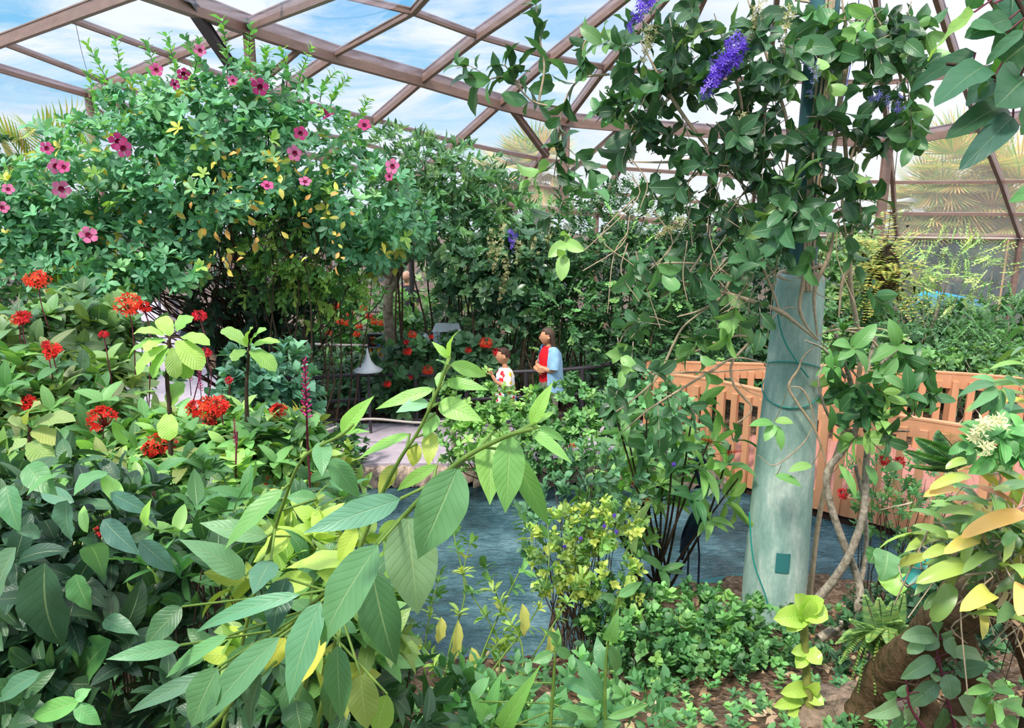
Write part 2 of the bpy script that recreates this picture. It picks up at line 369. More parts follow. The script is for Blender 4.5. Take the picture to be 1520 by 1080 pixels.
# ------------------------------------------------------------------ screen enclosure
NOD = {  # rafter: level -> (u, v); depth at the ring beam
 'A': (7.2, dict(T=(400,-100), C=(215,-18), F=(97,26), G=(0,62), H=(-60,84))),
 'B': (9.0, dict(T=(560,-40), C=(368,38), F=(255,84), G=(163,124), H=(131,140))),
 'D': (9.8, dict(T=(700,-80), E=(613,18), C=(497,81), F=(408,141), G=(352,185), H=(330,205))),
 'I': (10.6, dict(T=(850,-45), E=(708,53), C=(627,117), F=(556,178), G=(511,205), H=(480,235))),
 'J': (11.3, dict(T=(1020,-80), E=(817,85), C=(743,152), F=(677,211), G=(640,243), H=(605,275))),
 'K': (12.0, dict(T=(1040,-65), E=(897,100), C=(840,178), F=(800,236), G=(768,274), H=(745,303))),
 'L': (12.4, dict(T=(1070,-60), E=(992,110), C=(953,188), F=(920,250), G=(900,287), H=(885,318))),
 'M': (12.8, dict(T=(1160,-60), E=(1140,120), C=(1130,200), F=(1123,264), G=(1117,308), H=(1112,345))),
 'N': (13.0, dict(T=(1296,-60), E=(1311,123), C=(1319,211), F=(1325,271), G=(1328,317), H=(1331,350))),
 'O': (12.2, dict(T=(1370,-70), E=(1428,112), C=(1453,186), F=(1487,270), G=(1503,318), H=(1515,352))),
 'Q': (11.2, dict(T=(1440,-60), E=(1540,98), C=(1600,160), F=(1670,266), G=(1710,318), H=(1740,355))),
}
ND = {}
for r, (dc, lv) in NOD.items():
    for l, (u, v) in lv.items():
        ND[r+l] = at(u, v, 1.3*(dc + dict(T=-3.2, E=-1.6, C=0, F=1.1, G=1.9, H=2.4)[l]))
ceil = empty('ceiling', ND['JC'], 'bronze aluminium screen-room roof frame', 'roof frame', kind='structure')
def beam(name, a, b, w_, h_, mat=BRONZE, ext=.0):
    w_ *= 1.1; h_ *= 1.0
    a, b = np.array(a), np.array(b); d = norm(b-a); m = MB(); m.bar(a-d*ext, b+d*ext, w_, h_)
    # raised lip along both sides like an extruded section
    m.bar(a-d*ext+np.array([0,0,h_/2]), b+d*ext+np.array([0,0,h_/2]), w_*1.25, .018)
    return m.build(name, mat, ceil, smooth=False)
order = 'ABDIJKLMNOQ'
for r in order:
    seq = [l for l in 'TECFGH' if r+l in ND]
    for a, b in zip(seq[:-1], seq[1:]):
        beam('rafter', ND[r+a], ND[r+b], .07, .16 if r != 'D' else (.07 if a == 'E' or a == 'T' else .16))
for a, b in zip(order[:-1], order[1:]):
    beam('ring_beam', ND[a+'C'], ND[b+'C'], .13, .26, ext=.02)
    for l in 'EFGH':
        if a+l in ND and b+l in ND: beam('purlin' if l != 'H' else 'eave_beam', ND[a+l], ND[b+l], .06, .075 if l != 'H' else .13)
    if a == 'B': beam('purlin', at(368, -40, 9.8), ND['DE'], .06, .07)
beam('post', ND['BC']-np.array([0,0,.05]), ND['BC']-np.array([0,0,1.9]), .12, .1)
beam('brace', at(268,-12,9.9), ND['BC']*0+at(352,112,12.2), .12, .1, BRONZED)
beam('brace', at(452,68,12.3), at(400,112,12.5), .07, .07)
beam('post', ND['KC'], ND['KC']-np.array([0,0,1.9]), .12, .1); beam('brace', at(757,158,14.8), at(812,232,15.7), .1, .09); beam('brace', at(925,186,16), at(848,254,15.9), .1, .09)
beam('post', ND['NC'], ND['NC']-np.array([0,0,2.1]), .17, .12)
for r in order:                                # wall posts to the ground
    p = ND[r+'H']; q = p.copy(); q[2] = 0; beam('post', p, q, .1, .1)
beam('brace', ND['BH']-np.array([0,0,.15]), ND['BH']+np.array([.7,.2,-.75]), .06, .05); 
# screens: thin hazy film stretched in every bay
def film(name, dens, c, streak=True, sc=(1.2, 1.2, .35)):
    m, t, o = newmat(name); tr = nd(t, 'ShaderNodeBsdfTransparent'); df = nd(t, 'ShaderNodeBsdfTranslucent'); d2 = nd(t, 'ShaderNodeBsdfDiffuse'); ad = nd(t, 'ShaderNodeMixShader')
    df.inputs[0].default_value = (*c, 1); d2.inputs[0].default_value = (*c, 1); ad.inputs[0].default_value = .5; t.links.new(df.outputs[0], ad.inputs[1]); t.links.new(d2.outputs[0], ad.inputs[2])
    mx = nd(t, 'ShaderNodeMixShader'); t.links.new(tr.outputs[0], mx.inputs[1]); t.links.new(ad.outputs[0], mx.inputs[2])
    tcn = nd(t, 'ShaderNodeTexCoord'); mp = nd(t, 'ShaderNodeMapping'); mp.inputs['Scale'].default_value = sc; t.links.new(tcn.outputs['Object'], mp.inputs[0])
    n = nd(t, 'ShaderNodeTexNoise', Scale=1.6, Detail=6.0, Roughness=.6, Distortion=2.0); t.links.new(mp.outputs[0], n.inputs['Vector'])
    f = ramp(t, n.outputs['Fac'], [(.3, (dens*.3,)*3), (.7, (min(dens*1.9, 1),)*3)]) if streak else None
    if f is not None: t.links.new(f, mx.inputs[0])
    else: mx.inputs[0].default_value = dens
    t.links.new(mx.outputs[0], o.inputs[0]); return m
FILM = film('screen_film', .14, lin('dcd8f2'), True, (.5, .5, 1.6)); FILMW = film('screen_film_hazy', .22, lin('f1e3dc'), False); GREY = film('grey_wall_sheet', .9, lin('8f979b'), sc=(.3,.3,.3))
def panelset(name, quads, mat, label, cat):
    m = MB()
    for q in quads:
        a, b, c, d = [np.array(x) for x in q]; s = np.linspace(0, 1, 7)
        P = (a*(1-s)[:,None,None]+b*s[:,None,None])*(1-s)[None,:,None]+(d*(1-s)[:,None,None]+c*s[:,None,None])*s[None,:,None]
        bow = np.sin(PI*s)[:,None]*np.sin(PI*s)[None]*-.12; P = P+np.array([0,0,1])*bow[...,None]*(.6 if mat is not GREY else 0)
        m.grid(P)
    o = m.build(name, mat); return tag(o, label, cat, kind='structure')
roofq, hazyq, lowq = [], [], []
for a, b in zip(order[:-1], order[1:]):
    la = [l for l in 'TECFGH' if a+l in ND and b+l in ND]
    for p, q in zip(la[:-1], la[1:]):
        (hazyq if (a in 'KLMNO' and p in 'CFG') else roofq).append((ND[a+p], ND[b+p], ND[b+q], ND[a+q]))
    g0, g1 = ND[a+'H'].copy(), ND[b+'H'].copy(); g0[2] = g1[2] = 0
    lowq.append((a, (ND[a+'H'], ND[b+'H'], g1, g0)))
panelset('ceiling_1', roofq, FILM, 'clear rippled screen film stretched across the roof bays', 'screen')
panelset('ceiling_2', hazyq, FILMW, 'hazy screen film in the lower right roof bays', 'screen')
panelset('wall_right', [q for a, q in lowq if a in 'MNO'], GREY, 'grey translucent sheet wall behind the footbridge', 'wall')
panelset('wall_back', [q for a, q in lowq if a not in 'MNO'], FILM, 'clear screen wall behind the garden', 'wall')
m = MB(); m.bar(ND['NH']+[0,-.1,-.02], ND['OH']+[0,-.1,-.02], .03, .03); m.bar(ND['MH']+[0,-.1,-.02], ND['NH']+[0,-.1,-.02], .03, .03); m.build('conduit', solid('white_pipe', 'e6e2dc', .4), ceil)
m = MB(); m.tube([at(1497,356,18.2), np.r_[at(1497,356,18.2)[:2], 0]], .022, 8); m.build('conduit', solid('tan_pipe', 'c9a888', .5), ceil)
m = MB(); m.tube(spline([at(112,34,10.2), at(122,80,10.8), at(134,122,12.3)], 8), .004, 4); m.build('guy_wire', BRONZED, ceil)
m = MB(); m.tube(spline([at(1275,0,7), at(1262,100,7), at(1240,190,7)], 8), .005, 4); wcord = m.build('blue_cord', solid('blue_cord', '27408a', .5), ceil)

# ------------------------------------------------------------------ green column
colB = at(1146, 905, 5.35); colB[2] = hgt(colB[0], colB[1])-.08
cx, cy = colB[0], colB[1]
def colz(v): 
    Yc = cy; return at(CX, v, Yc)[2]
zt = colz(402)
COLM = None
def colmat():
    m, t, o = newmat('weathered_green_paint'); b = nd(t, 'ShaderNodeBsdfPrincipled', Roughness=.62); b.inputs['Specular IOR Level'].default_value = .35
    tcn = nd(t, 'ShaderNodeTexCoord'); mp = nd(t, 'ShaderNodeMapping'); mp.inputs['Scale'].default_value = (3, 3, .8); t.links.new(tcn.outputs['Object'], mp.inputs[0])
    n1 = nd(t, 'ShaderNodeTexNoise', Scale=2.0, Detail=7.0, Roughness=.7); n2 = nd(t, 'ShaderNodeTexNoise', Scale=30.0, Detail=5.0); t.links.new(mp.outputs[0], n1.inputs['Vector']); t.links.new(tcn.outputs['Object'], n2.inputs['Vector'])
    c = ramp(t, n1.outputs['Fac'], [(.3, lin('6a8f88')), (.5, lin('9cb8ad')), (.66, lin('ccd8ce'))])
    c = mixc(t, mathn(t, 'MULTIPLY', n2.outputs['Fac'], .35), c, lin('5f8580'))
    t.links.new(c, b.inputs['Base Color']); bp = nd(t, 'ShaderNodeBump', Strength=.25, Distance=.01); t.links.new(n2.outputs['Fac'], bp.inputs['Height']); t.links.new(bp.outputs[0], b.inputs['Normal'])
    t.links.new(b.outputs[0], o.inputs[0]); return m
COLM = colmat()
cB = empty('column', (cx, cy, colB[2]), 'tall weathered green column with a narrower pipe above its shoulder', 'column')
m = MB(); H = zt-colB[2]
m.lathe((cx, cy, 0), [(.235, colB[2]), (.238, colB[2]+.4), (.215, colB[2]+H*.45), (.185, colB[2]+H*.75), (.168, zt-.12), (.162, zt-.06), (.14, zt-.02), (.11, zt)], 40)
m.build('sleeve', COLM, cB)
m = MB(); m.tube(spline([(cx, cy, zt-.02), (cx+.0, cy, zt+.9), (cx, cy, 5.6)], 12), .098, 28); m.build('pipe', solid('pipe_green', '3f6f72', .5, .4, noise=1, nscale=6, c2='2c4f58', streak=(2,2,.6)), cB)
m = MB(); m.lathe((cx, cy, 0), [(.24, colB[2]-.02), (.27, colB[2]-.02), (.27, colB[2]+.05), (.24, colB[2]+.07)], 32); m.build('base_collar', COLM, cB)
m = MB(); 
a0 = -1.95
m.grid([[(cx+(.2385+.002)*math.cos(a), cy+(.2385+.002)*math.sin(a), z) for a in np.linspace(a0, a0+.42, 12)] for z in np.linspace(colz(828), colz(800), 4)]); m.build('paint_patch', solid('dark_teal_patch', '2f6f70', .6), cB, label='dark teal square patch of paint')

# ------------------------------------------------------------------ wooden footbridge
WOOD = solid('cedar_orange', 'c99470', .7, .25, noise=.8, nscale=5, bump=.1, c2='b37e5a', streak=(1, 1, .2))
WOODR = solid('deck_red_brown', 'a8776c', .75, .2, noise=.7, nscale=4, bump=.1, c2='946458')
br = empty('footbridge', ong(1250, 700, 0), 'orange wooden footbridge with slatted railings over the pond', 'bridge')
nearL = spline([ong(u, v, 0.0) for u, v in [(975,664),(1055,684),(1190,728),(1330,762),(1480,792),(1600,812)]], 60)
farL = spline([ong(u, v, 0.0) for u, v in [(960,640),(1050,648),(1205,656),(1330,666),(1442,673),(1560,684)]], 60)
def arch(L): 
    L = L.copy(); s = np.linspace(0, 1, len(L)); L[:,2] = .02+.05*np.sin(PI*s); return L
nearL, farL = arch(nearL), arch(farL)
m = MB(); mm = MB()
for i in range(59):
    a, b, c, d = nearL[i], nearL[i+1]*.97+nearL[i]*.03, farL[i+1]*.97+farL[i]*.03, farL[i]
    dz = np.array([0,0,.05]); m.hexa([a-dz, b-dz, c-dz, d-dz, a, b, c, d])
m.build('deck', WOODR, br, smooth=False)
def resamp(L, step):
    s = np.r_[0, np.cumsum(np.linalg.norm(np.diff(L, axis=0), axis=1))]; q = np.arange(0, s[-1], step)
    return np.stack([np.interp(q, s, L[:,k]) for k in range(3)], 1)
def strip(name, L, z0, z1, th, off=0.0, mat=WOOD):
    t = norm(np.gradient(L, axis=0)); n = np.stack([t[:,1], -t[:,0], 0*t[:,0]], 1)
    a = L+n*(off-th/2); b = L+n*(off+th/2)
    A0 = a+[0,0,z0]; A1 = a+[0,0,z1]; B0 = b+[0,0,z0]; B1 = b+[0,0,z1]
    m = MB(); m.grid(np.stack([A0, B0, B1, A1, A0]), uv=np.zeros((5, len(L), 2))); m.hexa([A0[0],B0[0],B0[0]+[0,0,.001],A0[0]+[0,0,.001],A1[0],B1[0],B1[0],A1[0]]); 
    return m.build(name, mat, br, smooth=False)
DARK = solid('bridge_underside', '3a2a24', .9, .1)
for L, sgn, near in ((nearL, 1, True), (farL, 1, False)):
    strip('fascia', L, -.22, .0, .045, .02)
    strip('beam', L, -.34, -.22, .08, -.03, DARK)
    strip('top_rail', L, .80, .99, .045, .03)
    strip('handrail_cap', L, .985, 1.005, .075, .02)
    B = resamp(L, .185 if near else .19); t = norm(np.gradient(B, axis=0))
    for i, p in enumerate(B[:96]):
        nrm_ = np.array([t[i][1], -t[i][0], 0]); q = p+nrm_*.078; mm = MB(); ang = math.atan2(t[i][1], t[i][0])
        mm.box(q+[0,0,.355], (.078, .045, 1.09), ang); mm.box(q+nrm_*.019+[0,0,.87], (.014, .006, .014), ang); mm.box(q+nrm_*.019+[0,0,-.1], (.014, .006, .014), ang)
        mm.build('baluster', WOOD, br, smooth=False)
    for i, p in enumerate(resamp(L, 1.9)):
        mm = MB(); mm.box(p+[0,0,.34], (.1, .1, 1.3)); mm.build('post', WOOD, br, smooth=False)

# ------------------------------------------------------------------ dark metal rails
def rail(name, label, top_pts, Y, post_u, mid=True, rad=.028, mat=BRONZED, z0=0.0):
    T = spline([at(u, v, y) for (u, v), y in zip(top_pts, Y)], 50); e = empty(name, (T[0][0], T[0][1], z0), label, 'railing')
    m = MB(); m.tube(T, rad, 8); m.build('top_rail', mat, e)
    h = T[:,2].mean()-z0
    if mid: m = MB(); m.tube(T-[0,0,h*.48], rad*.85, 8); m.build('mid_rail', mat, e); m = MB(); m.tube(T-[0,0,h*.86], rad*.85, 8); m.build('bottom_rail', mat, e)
    us = CX+F*T[:,0]/((T[:,1]*cp-(T[:,2]-CAM[2])*spn))
    for u in post_u:
        i = int(np.argmin(abs(us-u))); p = T[i]; m = MB(); m.tube([(p[0], p[1], z0-.02), p], rad*1.15, 8); m.build('post', mat, e)
    return e
rail('railing', 'dark metal pipe railing behind the woman and the boy', [(300,605),(386,566),(460,561),(537,556),(644,556),(760,552),(840,548),(905,540),(990,520)],
     [11, 10.6, 10.4, 10.3, 10.2, 10.1, 10.1, 10.3, 10.8], [310, 395, 460, 537, 622, 700, 777, 867, 960])
rail('railing', 'grey handrail curving beside the far path', [(395,503),(440,509),(500,512),(552,513)], [13.5, 13.2, 13, 13], [400, 450, 500, 548], mid=False, mat=solid('grey_rail', '8a8488', .4))
rail('railing', 'dark railing far back beneath the mottled tree branches', [(530,428),(590,430),(650,432),(700,436)], [17, 17, 17, 17], [535, 590, 645, 700], mat=BRONZED)
rail('railing', 'thin railing alongside the far path at left', [(232,436),(262,450),(282,462),(300,480)], [19, 17, 15.5, 14], [236, 262, 298], mat=BRONZED)
# rope barrier on the path edge
ropeE = empty('rope_barrier', ong(545, 690, 0.0), 'sagging grey rope barrier along the front edge of the path', 'rope barrier')
m = MB(); m.tube(spline([ong(430,690,0)+[0,0,.38], at(478,640,9.4), at(540,622,9.3), at(620,627,9.3), at(672,624,9.3)], 30), .016, 6); m.build('rope', solid('rope_grey', 'a9a29a', .9), ropeE)
for u, v in ((432,694), (527,700), (674,690)):
    p = ong(u, v-8, 0.0); m = MB(); m.tube([p, p+[0,0,.42]], .035, 8); m.build('post', BARKG, ropeE)
# ------------------------------------------------------------------ planting helpers
def pal(*hx): return np.array([lin(h) for h in hx])
def pick(rng, p, n, jit=.12, wts=None):
    c = p[rng.choice(len(p), n, p=wts)]; return np.clip(c*(1+rng.normal(0, jit, (n, 1)))*(1+rng.normal(0, jit*.4, (n, 3))), .004, .95)
CAMV = CAM
def cloud(rng, blobs, dens, shell=.22, keepback=.35, flat=.0):
    """points over lumpy ellipsoids. blob = (u, v, Y, ru_px, rv_px, rd_m). dens = points per projected 1000 px^2"""
    P, O = [], []
    for (u, v, Y, ru, rv, rd) in blobs:
        c = at(u, v, Y); k = pxm(c); R = np.array([ru*k, rd, rv*k]); n = int(dens*PI*ru*rv/1000*2.2)
        if n < 1: continue
        d = norm(rng.normal(0, 1, (n, 3)))
        lump = 1 + .13*np.sin(d[:,0]*7+u)*np.sin(d[:,2]*6+v) + .09*np.sin(d[:,1]*11+u+v)*np.sin(d[:,0]*13)
        r = lump*(1-np.abs(rng.normal(0, shell, n))); p = c + d*R*r[:,None]
        o = norm(d/R)
        back = (o*norm(CAMV-c)).sum(1) < -.15
        keep = (~back | (rng.random(n) < keepback)) & (p[:,2] > hgt(p[:,0], p[:,1], False)+.02)
        P.append(p[keep]); O.append(o[keep])
    return np.concatenate(P), np.concatenate(O)
def sprigs(m, rng, P, A, mnode=1, k=5, L=.0, beta=60, ln=.08, wd=.035, sag=.08, fold=.25, shape=(.9,.6), res=(3,3), palette=None, jit=.12, wts=None,
           taper=.3, nup=.5, flatp=False, tipcol=None, wave=0, tw=0, lenjit=.18, droop=0.0, stems=None, stemr=.002):
    """leaves set round short shoots. P base points, A shoot axes"""
    N = len(P)
    if N == 0: return
    A = norm(A); ref = norm(rng.normal(0, 1, (N, 3))); 
    if flatp: ref = norm(np.cross(A, [0,0,1.0])+rng.normal(0, .25, (N, 3)))
    X = norm(ref-A*(ref*A).sum(1, keepdims=True)); Yv = np.cross(A, X); spin = rng.random(N)*2*PI*(0 if flatp else 1)
    col = pick(rng, palette, N, jit, wts); Ls = L*(1+rng.normal(0, .15, N))
    bd = math.radians(beta)
    for j in range(mnode):
        f = (j+.6)/mnode if mnode > 1 else 1.0
        base = P + A*(Ls*f)[:,None] - np.array([0,0,1])*(droop*Ls*f*f)[:,None]
        sc = 1-taper*abs(f-.55)*1.6 if mnode > 1 else 1.0
        for q in range(k):
            a = spin + q*2*PI/k + (j*(PI/2 if k == 2 and not flatp else 2.4 if not flatp else 0))
            a = a+rng.normal(0, .18, N); rd_ = X*np.cos(a)[:,None]+Yv*np.sin(a)[:,None]
            b = bd*(1+rng.normal(0, .16, N)); b = b*(1-.35*(f if mnode > 2 else 0))
            d = A*np.cos(b)[:,None]+rd_*np.sin(b)[:,None]; d = norm(d-np.array([0,0,1])*droop*.5)
            n = A*np.sin(b)[:,None]-rd_*np.cos(b)[:,None]
            n = norm(n+np.array([0,0,nup])+rng.normal(0, .16, (N, 3)))
            l = ln*sc*(1+rng.normal(0, lenjit, N)).clip(.45, 1.6)
            m.leaves(base, d, n, l, l*(wd/ln), sag*(1+rng.normal(0,.4,N)), np.clip(col*(1+rng.normal(0,.07,(N,1))), 0, 1), fold, shape, res, wave, tipcol, tw)
    if stems is not None and L > 0:
        for i in range(0, N): 
            stems.tube([P[i]-A[i]*Ls[i]*.25, P[i]+A[i]*Ls[i]*.5-np.array([0,0,1])*droop*Ls[i]*.25, P[i]+A[i]*Ls[i]-np.array([0,0,1])*droop*Ls[i]], [stemr, stemr*.5], 3, cap=False)
def branchy(m, rng, base, ends, r0=.02, wob=.08, n=8, r1=.25, sides=5):
    base = np.asarray(base, float)
    for e in ends:
        e = np.asarray(e); mid1 = base*.65+e*.35+rng.normal(0, wob, 3)*[1,1,.4]; mid2 = base*.3+e*.7+rng.normal(0, wob, 3)*[1,1,.6]
        m.tube(spline([base+rng.normal(0, r0, 3)*[1,1,0], mid1, mid2, e], n), [r0, r0*r1], sides, cap=False)
def shrub(name, label, cat, base, blobs, sp, dens, seed, group=None, mat=LEAF, stem=BARK, nst=6, r0=.02, up=.35, outw=.9, rnd=.5, shell=.22, keepback=.35, wob=.1, part='foliage'):
    rng = np.random.default_rng(seed); bz = float(hgt(base[0], base[1], False)); b = np.array([base[0], base[1], bz-.03])
    e = empty(name, b, label, cat, group)
    P, O = cloud(rng, blobs, dens, shell, keepback); A = norm(O*outw+np.array([0,0,up])+rng.normal(0, rnd, P.shape))
    m = MB(); sprigs(m, rng, P, A, **sp); m.build(part, mat, e)
    if nst:
        m = MB()
        for (u, v, Y, ru, rv, rd) in blobs:
            c = at(u, v, Y); k = pxm(c)
            ends = [c+rng.normal(0, .45, 3)*[ru*k, rd, rv*k] for _ in range(nst)]
            ends = [x if x[2] > bz+.1 else x*[1,1,0]+[0,0,bz+.15] for x in ends]
            for x in ends:
                q = b*.3+x*.7; q[2] = bz-.03
                if sdist(q[0], q[1]) < .12: q = b+np.r_[rng.normal(0, .12, 2), 0]
                branchy(m, rng, q, [x], r0*.8, wob)
        m.build('stem', stem, e)
    return e
def base_under(u, Y): p = at(u, 500, Y); return (p[0], p[1])

# palettes (the leaves' own colours)
TEAL = pal('4f9a74','5aa57c','438a68','6bb186','3f8260','78b878')
DARKG = pal('2f5f40','3a6e48','2a5440','44794e','355f48')
MIDG = pal('4d8f45','5b9c4c','417f41','6aa855','3b7541','7fb85a')
BRITE = pal('7cbf45','8fca4d','6bb040','a5d65c','5ea23e')
YELG = pal('a8cc3f','c3d94b','8fbf3c','d6de58','77ad38')
BLUEG = pal('4f8f7c','5a9a86','457f70','67a58c','3a7264')
OLIVE = pal('6b7f42','7d8d4a','5b7340','8c9850')

# ---- beyond the screens -------------------------------------------------------------------
def fanpalm(name, label, base, heads, seed, palette, nf=40, fl=1.2, group=None):
    rng = np.random.default_rng(seed); e = empty(name, base, label, 'palm', group); 
    for h in heads:
        m = MB()
        for i in range(nf):
            d = norm(rng.normal(0, 1, 3)*[1, .8, .75]+[0,0,.18]); o = np.array(h)+d*fl*.45
            side = norm(np.cross(d, [0,0,1])); nn = norm(np.cross(side, d)); ang = np.linspace(-1.25, 1.25, 22)
            dd = d[None]*np.cos(ang)[:,None]+side[None]*np.sin(ang)[:,None]; dd = norm(dd-[0,0,.22])
            m.leaves(np.repeat([o], 22, 0), dd, nn, fl*rng.uniform(.6, .8), .055, -.05, pick(rng, palette, 22), .3, (.4,.6), (3,2))
        m.build('frond', LEAF, e)
        m = MB(); m.tube([np.array([h[0], h[1], 0]), h], [.16, .2], 10); m.build('trunk', BARKG, e)
    return e
PALMC = pal('a8b850','88a848','d0b468','c8a45c','78a048')
fanpalm('fan_palm', 'fan palm with orange-green fronds beyond the right-hand screen', (10, 24, 0), [at(1425,262,24), at(1500,290,24), at(1385,310,24.5), at(1470,330,24)], 5, PALMC, 46, 1.8)
fanpalm('fan_palm', 'hazy fan palm beyond the screens in the centre', (1, 24, 0), [at(795,250,24), at(760,262,25)], 6, PALMC, 36, 1.4)
def arecapalm(name, label, base, fronds, seed, palette, w=.03, ll=.5):
    rng = np.random.default_rng(seed); e = empty(name, base, label, 'palm'); m = MB(); ms = MB()
    for pts in fronds:
        s = spline(pts, 34); ms.tube(s, [.018, .004], 4); t = norm(np.gradient(s, axis=0)); side = norm(np.cross(t, [0,0.3,1.0]))
        for sg in (-1, 1):
            fr = np.linspace(0, 1, 34); k = (np.sin(PI*np.clip(fr*.9+.1, 0, 1))**.5)
            m.leaves(s[4:], (side*sg*.8+t*.7+[0,0,.05])[4:], (0,-.3,1), ll*k[4:], w, -.12, pick(rng, palette, 30), .3, (.4,.6), (3,2))
    m.build('frond', LEAF, e); ms.build('stem', STEMG, e); return e
b = at(75,300,11.5)
arecapalm('areca_palm', 'feathery yellow-green palm by the left screen wall', (b[0], b[1], 0), [[at(75,320,11.5), at(78,240,11.4), at(60,190,11.3), at(28,205,11)], [at(75,320,11.5), at(85,220,11.6), at(105,175,11.8), at(135,215,12)],
    [at(70,320,11.5), at(40,250,11.4), at(5,200,11.3), at(-35,215,11.1)], [at(78,320,11.5), at(95,265,11.2), at(115,240,11), at(125,270,10.8)], [at(70,310,11.4), at(45,260,11.2), at(20,245,11), at(-10,270,11)]], 8, pal('8fae5a','a2b45e','7c9f56','b8a860'), .035, .55)

# ---- back row of shrubs behind the path ---------------------------------------------------
LV = dict(mnode=1, k=5, L=.0, beta=62, ln=.11, wd=.05, palette=DARKG)
def LFs(**k): d = dict(LV); d.update(k); return d
back = [
 ('leafy_shrub', 'dark shrub with small leaves at the far left edge', base_under(-20, 11.3), [(-15,420,11,60,80,.7),(-10,260,10.6,26,90,.5)], LFs(palette=DARKG, ln=.09, wd=.045), 9, 11),
 ('leafy_shrub', 'green shrub low down beside the far path', base_under(120, 12), [(120,420,12.5,70,40,.6)], LFs(palette=DARKG), 8, 12),
 ('leafy_shrub', 'light green shrub with orange flowers behind the grey handrail', base_under(545, 13.6), [(470,450,13.5,60,50,.5),(545,470,13.6,70,50,.6),(600,462,13.8,55,28,.5)], LFs(palette=MIDG, ln=.14, wd=.055, beta=70), 8, 13),
 ('leafy_shrub', 'pale green bush in the far centre below the roof post', base_under(660, 15), [(650,425,15.3,50,30,.6),(700,420,15.3,60,45,.6),(560,400,15.5,40,30,.6)], LFs(palette=pal('7f9f78','8faa7c','6c8f6a'), ln=.13, wd=.06), 6, 14),
 ('leafy_shrub', 'dim thicket filling the space behind the boy', base_under(740, 13.2), [(740,470,13.2,110,80,.7),(640,520,12.6,80,50,.5)], LFs(palette=DARKG, ln=.12, wd=.05), 8, 15),
 ('leafy_shrub', 'low dark hedge under the grey handrail', base_under(470, 12), [(450,560,12,90,40,.4),(385,610,10.9,90,35,.3),(560,575,11.6,90,45,.4),(420,540,12.2,70,30,.4)], LFs(palette=DARKG, ln=.09, wd=.04), 8, 16),
 ('leafy_shrub', 'dark shrub along the wall behind the pond vine', base_under(1080, 14.2), [(1080,420,14.2,100,110,.8),(1010,500,13.5,90,90,.6)], LFs(palette=DARKG, ln=.14, wd=.07), 11, 17),
]
for nm, lb, bs, bl, sp, dn, sd in back: shrub(nm, lb, 'shrub', bs, bl, sp, dn*1.3, sd, nst=3)
# far hedge beyond the walls
for i, (u, v, Y, ru, rv) in enumerate([(60,330,27,190,60),(400,345,28,220,60),(760,350,29,200,55),(1080,350,28,190,50),(1400,355,25,200,40)]):
    lb = ['far hedge outside the screens at the left', 'far hedge outside the screens behind the pink-flowered shrub', 'far hedge outside the screens in the middle', 'far hedge outside the screens behind the vine', 'far hedge outside the right-hand wall'][i]
    shrub('hedge', lb, 'hedge', base_under(u, Y), [(u,v,Y,ru,rv,1.2),(u+60,v+50,Y,ru,rv*.9,1.2)], LFs(palette=pal('5f8058','6f8f60','4c6f4a'), ln=.32, wd=.17, k=4), 4, 30+i, nst=4, r0=.05, keepback=.05)

# fine-leaved tree with mottled trunk
NARROW = LFs(mnode=3, k=3, L=.18, beta=55, ln=.17, wd=.042, sag=.1, palette=pal('4c8560','5a9468','3f7454','6ba070','7fae74'), droop=.55, shape=(.8,.9), nup=.2)
e = shrub('mango_tree', 'tree with narrow drooping leaves and mottled pale trunk in the centre', 'tree', base_under(583, 11.6), [(590,235,12,42,45,.7),(640,275,11.8,75,65,.8),(690,270,11.8,55,50,.7),(735,300,12,50,40,.7),(660,330,11.5,80,45,.7),(600,320,11.4,55,40,.6)], NARROW, 7.5, 41, nst=2, r0=.03)
m = MB(); tb = np.r_[base_under(583, 11.6), 0]; m.tube(spline([tb, at(580,520,11.6), at(576,450,11.6), at(585,400,11.6), at(640,360,11.6)], 22), [.085, .07], 12)
m.tube(spline([at(580,410,11.6), at(540,372,11.4), at(490,360,11.2)], 12), [.08, .03], 8); m.tube(spline([at(578,430,11.6), at(610,380,11.7), at(690,360,11.7)], 12), [.08, .03], 8)
m.build('trunk', solid('mottled_bark', 'c0b4a4', .85, .2, noise=1, nscale=9, bump=.7, c2='40382e'), e)
# glossy dark tree with cream flower sprays
DGL = LFs(mnode=2, k=4, L=.09, beta=60, ln=.16, wd=.075, sag=.08, palette=pal('3c6e50','487c58','346248','5a8e66','6a9a6a'), nup=.6)
e2 = shrub('laurel_shrub', 'dark glossy shrub with small cream flower sprays left of the woman', 'shrub', base_under(750, 10.9), [(745,360,11.2,70,45,.6),(720,400,10.9,75,50,.6),(790,400,10.8,60,60,.6),(700,440,10.9,50,35,.4),(770,450,10.9,70,40,.4)], DGL, 5.5, 42, mat=LEAFG, nst=5, r0=.025)
